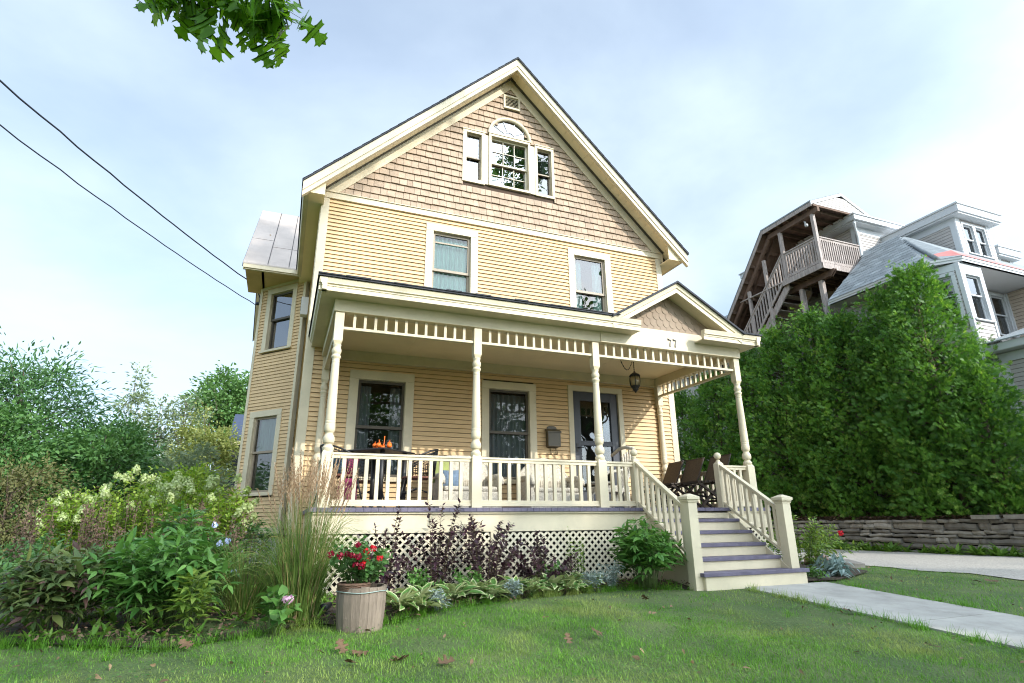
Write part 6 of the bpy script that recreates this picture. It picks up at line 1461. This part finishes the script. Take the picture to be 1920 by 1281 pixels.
tips=[((-.98,-4.06,2.50),20,.17),((-1.30,-3.97,2.60),18,.12),((-1.15,-4.0,2.52),14,.12),((-.74,-4.13,2.52),16,.12),((-1.0,-4.15,2.72),26,.18),((-1.12,-4.05,2.6),12,.12),((-.86,-4.10,2.42),16,.12),((-.66,-4.15,2.45),6,.06)]
for c,n,r in tips:
    for i in range(n):
        q=np.array(c)+np.clip(rng.normal(0,r,3),-1.5*r,1.5*r)*np.array([.72,.55,.42]); P.append(q); TW.append((c,q)); d=rng.normal(0,1,3); d[2]=-abs(d[2])*.9-.15; Dv.append(d/np.linalg.norm(d)); S.append(rng.uniform(.11,.19))
tw=MB()
for c,q in TW: tw.tube([c,tuple((np.array(c)+q)/2+np.array([0,0,.015])),tuple(q)],[.0028,.002,.0013],4)
tw.out('twigs','bark',oak)
# the big crown behind the viewer that shades the left border
cr=np.array([2.6,-9.6,5.1]); 
mbb=MB()
P2=[];D2=[];S2=[]
for i in range(60):
    d=rng.normal(size=3); d/=np.linalg.norm(d); q=cr+d*np.array([2.2,1.6,1.5])*rng.uniform(.3,1)**.5; n=34
    P2.append(q+rng.normal(size=(n,3))*.34); D2.append(rdirs(n,rng)+np.array([0,0,-.3])); S2.append(rng.uniform(.14,.24,n))
    if i%6==0: mbb.tube([(-2.4+.03*i,-8.7,4.6),tuple((q+np.array([0,-8.9,5.0]))/2),tuple(q)],[.07,.04,.01],5)
mbb.out('limbs','bark',oak)
V,F=join([scatter(*LEAF['lobed'],np.array(P),frames(np.array(Dv),rng.normal(0,.5,(len(P),3))+np.array([.2,.6,.5])),np.array(S)),
          scatter(*LEAF['ovate'],np.concatenate(P2),frames(norm(np.concatenate(D2)),np.tile([0,0,1.],(len(np.concatenate(P2)),1))),np.concatenate(S2))])
npmesh('crown',V,F,'oak',oak)
for i,(x,y,h,r,l) in enumerate([(-6,-26,10,3.4,'street maple across the road, left, mirrored in the windows'),(4.5,-29,11,3.8,'street maple across the road opposite the porch'),(13,-27,10,3.6,'street maple across the road opposite the drive')]):
    tree('street_maple',l,'tree',(x,y,-1.7),h,(r,r,r*1.05),80,60,.42,'ovate','midtree',(0,0,h-r),.22,'street maples across the road',csz=.26,seed=910+i)

tree('street_maple','broad street maple beyond the drive, mirrored in the right upstairs window','tree',(21,-27,-1.7),19.5,(4.6,4.6,5.2),110,60,.5,'ovate','midtree',(0,0,14),.3,'street maples across the road',csz=.26,seed=920)
tree('tall_poplar','very tall slim street poplar whose top is mirrored in the attic window','tree',(7.0,-14,-1.7),22,(1.4,1.3,1.7),45,60,.26,'ovate','midtree',(3.4,0,20.3),.05,csz=.32,seed=921)
# ------------------------------------------------------------------ sky, sun, camera
SUN=Vector((.585,-1,.615)).normalized(); el=math.asin(SUN.z); rot=math.atan2(SUN.x,SUN.y)
w=bpy.data.worlds.new('World'); SC.world=w; w.use_nodes=True; nt=w.node_tree; L=nt.links.new
bg=nt.nodes['Background']; sky=N(nt,'ShaderNodeTexSky'); sky.sky_type='NISHITA'; sky.sun_disc=False; sky.sun_elevation=el; sky.sun_rotation=rot; sky.altitude=200; sky.air_density=1.0; sky.dust_density=1.6; sky.ozone_density=1.2
tc=N(nt,'ShaderNodeTexCoord'); sx=N(nt,'ShaderNodeSeparateXYZ'); L(tc.outputs['Generated'],sx.inputs[0])
# clouds lie on a flat layer overhead: divide by height
ad=N(nt,'ShaderNodeMath',operation='ADD'); ad.inputs[1].default_value=.22; mxz=N(nt,'ShaderNodeMath',operation='MAXIMUM'); mxz.inputs[1].default_value=0.; L(sx.outputs[2],mxz.inputs[0]); L(mxz.outputs[0],ad.inputs[0])
dx=N(nt,'ShaderNodeMath',operation='DIVIDE'); dy=N(nt,'ShaderNodeMath',operation='DIVIDE'); L(sx.outputs[0],dx.inputs[0]); L(ad.outputs[0],dx.inputs[1]); L(sx.outputs[1],dy.inputs[0]); L(ad.outputs[0],dy.inputs[1])
cb=N(nt,'ShaderNodeCombineXYZ'); L(dx.outputs[0],cb.inputs[0]); L(dy.outputs[0],cb.inputs[1])
mp=N(nt,'ShaderNodeMapping'); mp.inputs['Location'].default_value=(1.55,.2,0); L(cb.outputs[0],mp.inputs[0])
n1=N(nt,'ShaderNodeTexNoise',Scale=.5,Detail=7.,Roughness=.5,Distortion=.15); L(mp.outputs[0],n1.inputs['Vector'])
n2=N(nt,'ShaderNodeTexNoise',Scale=1.9,Detail=7.,Roughness=.55,Distortion=.2); L(mp.outputs[0],n2.inputs['Vector'])
mm=N(nt,'ShaderNodeMath',operation='MULTIPLY_ADD'); mm.inputs[1].default_value=.28; L(n2.outputs['Fac'],mm.inputs[0]); L(n1.outputs['Fac'],mm.inputs[2])
cr_=N(nt,'ShaderNodeMapRange',interpolation_type='SMOOTHSTEP'); cr_.inputs['From Min'].default_value=.50; cr_.inputs['From Max'].default_value=.82; cr_.inputs['To Min'].default_value=.36; cr_.inputs['To Max'].default_value=.97; L(mm.outputs[0],cr_.inputs['Value'])
# thin cloud is thicker toward the horizon
hz=N(nt,'ShaderNodeMapRange'); hz.inputs['From Min'].default_value=0.; hz.inputs['From Max'].default_value=.45; hz.inputs['To Min'].default_value=.55; hz.inputs['To Max'].default_value=0.; L(mxz.outputs[0],hz.inputs['Value'])
fm=N(nt,'ShaderNodeMath',operation='MAXIMUM'); L(cr_.outputs[0],fm.inputs[0]); L(hz.outputs[0],fm.inputs[1])
# thin cloud shines brighter on the sun's side of the sky
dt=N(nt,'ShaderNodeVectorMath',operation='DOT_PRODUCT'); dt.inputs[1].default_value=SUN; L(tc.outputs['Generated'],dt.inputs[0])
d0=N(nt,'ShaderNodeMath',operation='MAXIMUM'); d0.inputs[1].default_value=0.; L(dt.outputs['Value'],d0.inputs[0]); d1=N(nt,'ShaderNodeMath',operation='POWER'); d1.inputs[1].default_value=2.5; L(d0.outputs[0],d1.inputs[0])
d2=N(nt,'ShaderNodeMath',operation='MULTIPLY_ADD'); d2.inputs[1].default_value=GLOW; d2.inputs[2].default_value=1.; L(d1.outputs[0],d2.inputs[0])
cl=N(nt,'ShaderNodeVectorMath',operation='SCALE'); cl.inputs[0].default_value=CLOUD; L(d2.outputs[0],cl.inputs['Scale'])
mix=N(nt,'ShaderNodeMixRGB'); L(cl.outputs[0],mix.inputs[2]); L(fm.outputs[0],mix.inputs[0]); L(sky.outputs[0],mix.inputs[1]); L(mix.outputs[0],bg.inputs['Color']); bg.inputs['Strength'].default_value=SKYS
ld=bpy.data.lights.new('sun','SUN'); ld.energy=SUNE; ld.angle=math.radians(.6); ld.color=(1,.95,.86); lo=bpy.data.objects.new('sun',ld); COL.objects.link(lo); lo.rotation_euler=SUN.to_track_quat('Z','Y').to_euler(); lo.location=(6,-12,14)
cam=bpy.data.cameras.new('camera'); co=bpy.data.objects.new('camera',cam); COL.objects.link(co); SC.camera=co
cam.sensor_width=36; cam.lens=1057.2754/1920*36; cam.clip_end=1500; cam.clip_start=.05
yaw,pit,rl=.3796,.3110,-.0102
yaw,pit,rl=CAMR
fw=Vector((math.sin(yaw)*math.cos(pit),math.cos(yaw)*math.cos(pit),math.sin(pit))); ri=Vector((math.cos(yaw),-math.sin(yaw),0)); uu=ri.cross(fw); c_,s_=math.cos(rl),math.sin(rl); r2=ri*c_+uu*s_; u2=uu*c_-ri*s_
co.matrix_world=Matrix(((r2.x,u2.x,-fw.x,CAMP[0]),(r2.y,u2.y,-fw.y,CAMP[1]),(r2.z,u2.z,-fw.z,CAMP[2]),(0,0,0,1)))
vs=SC.view_settings; vs.view_transform='Standard'; vs.look='None'; vs.gamma=1; vs.exposure=EXPO
SC.cycles.max_bounces=8; SC.cycles.diffuse_bounces=4; SC.cycles.transparent_max_bounces=12; SC.cycles.use_denoising=True; SC.cycles.filter_width=1.1; SC.render.filter_size=1.1; SC.cycles.use_adaptive_sampling=False; SC.cycles.sample_clamp_indirect=4.0; SC.cycles.caustics_reflective=False; SC.cycles.caustics_refractive=False
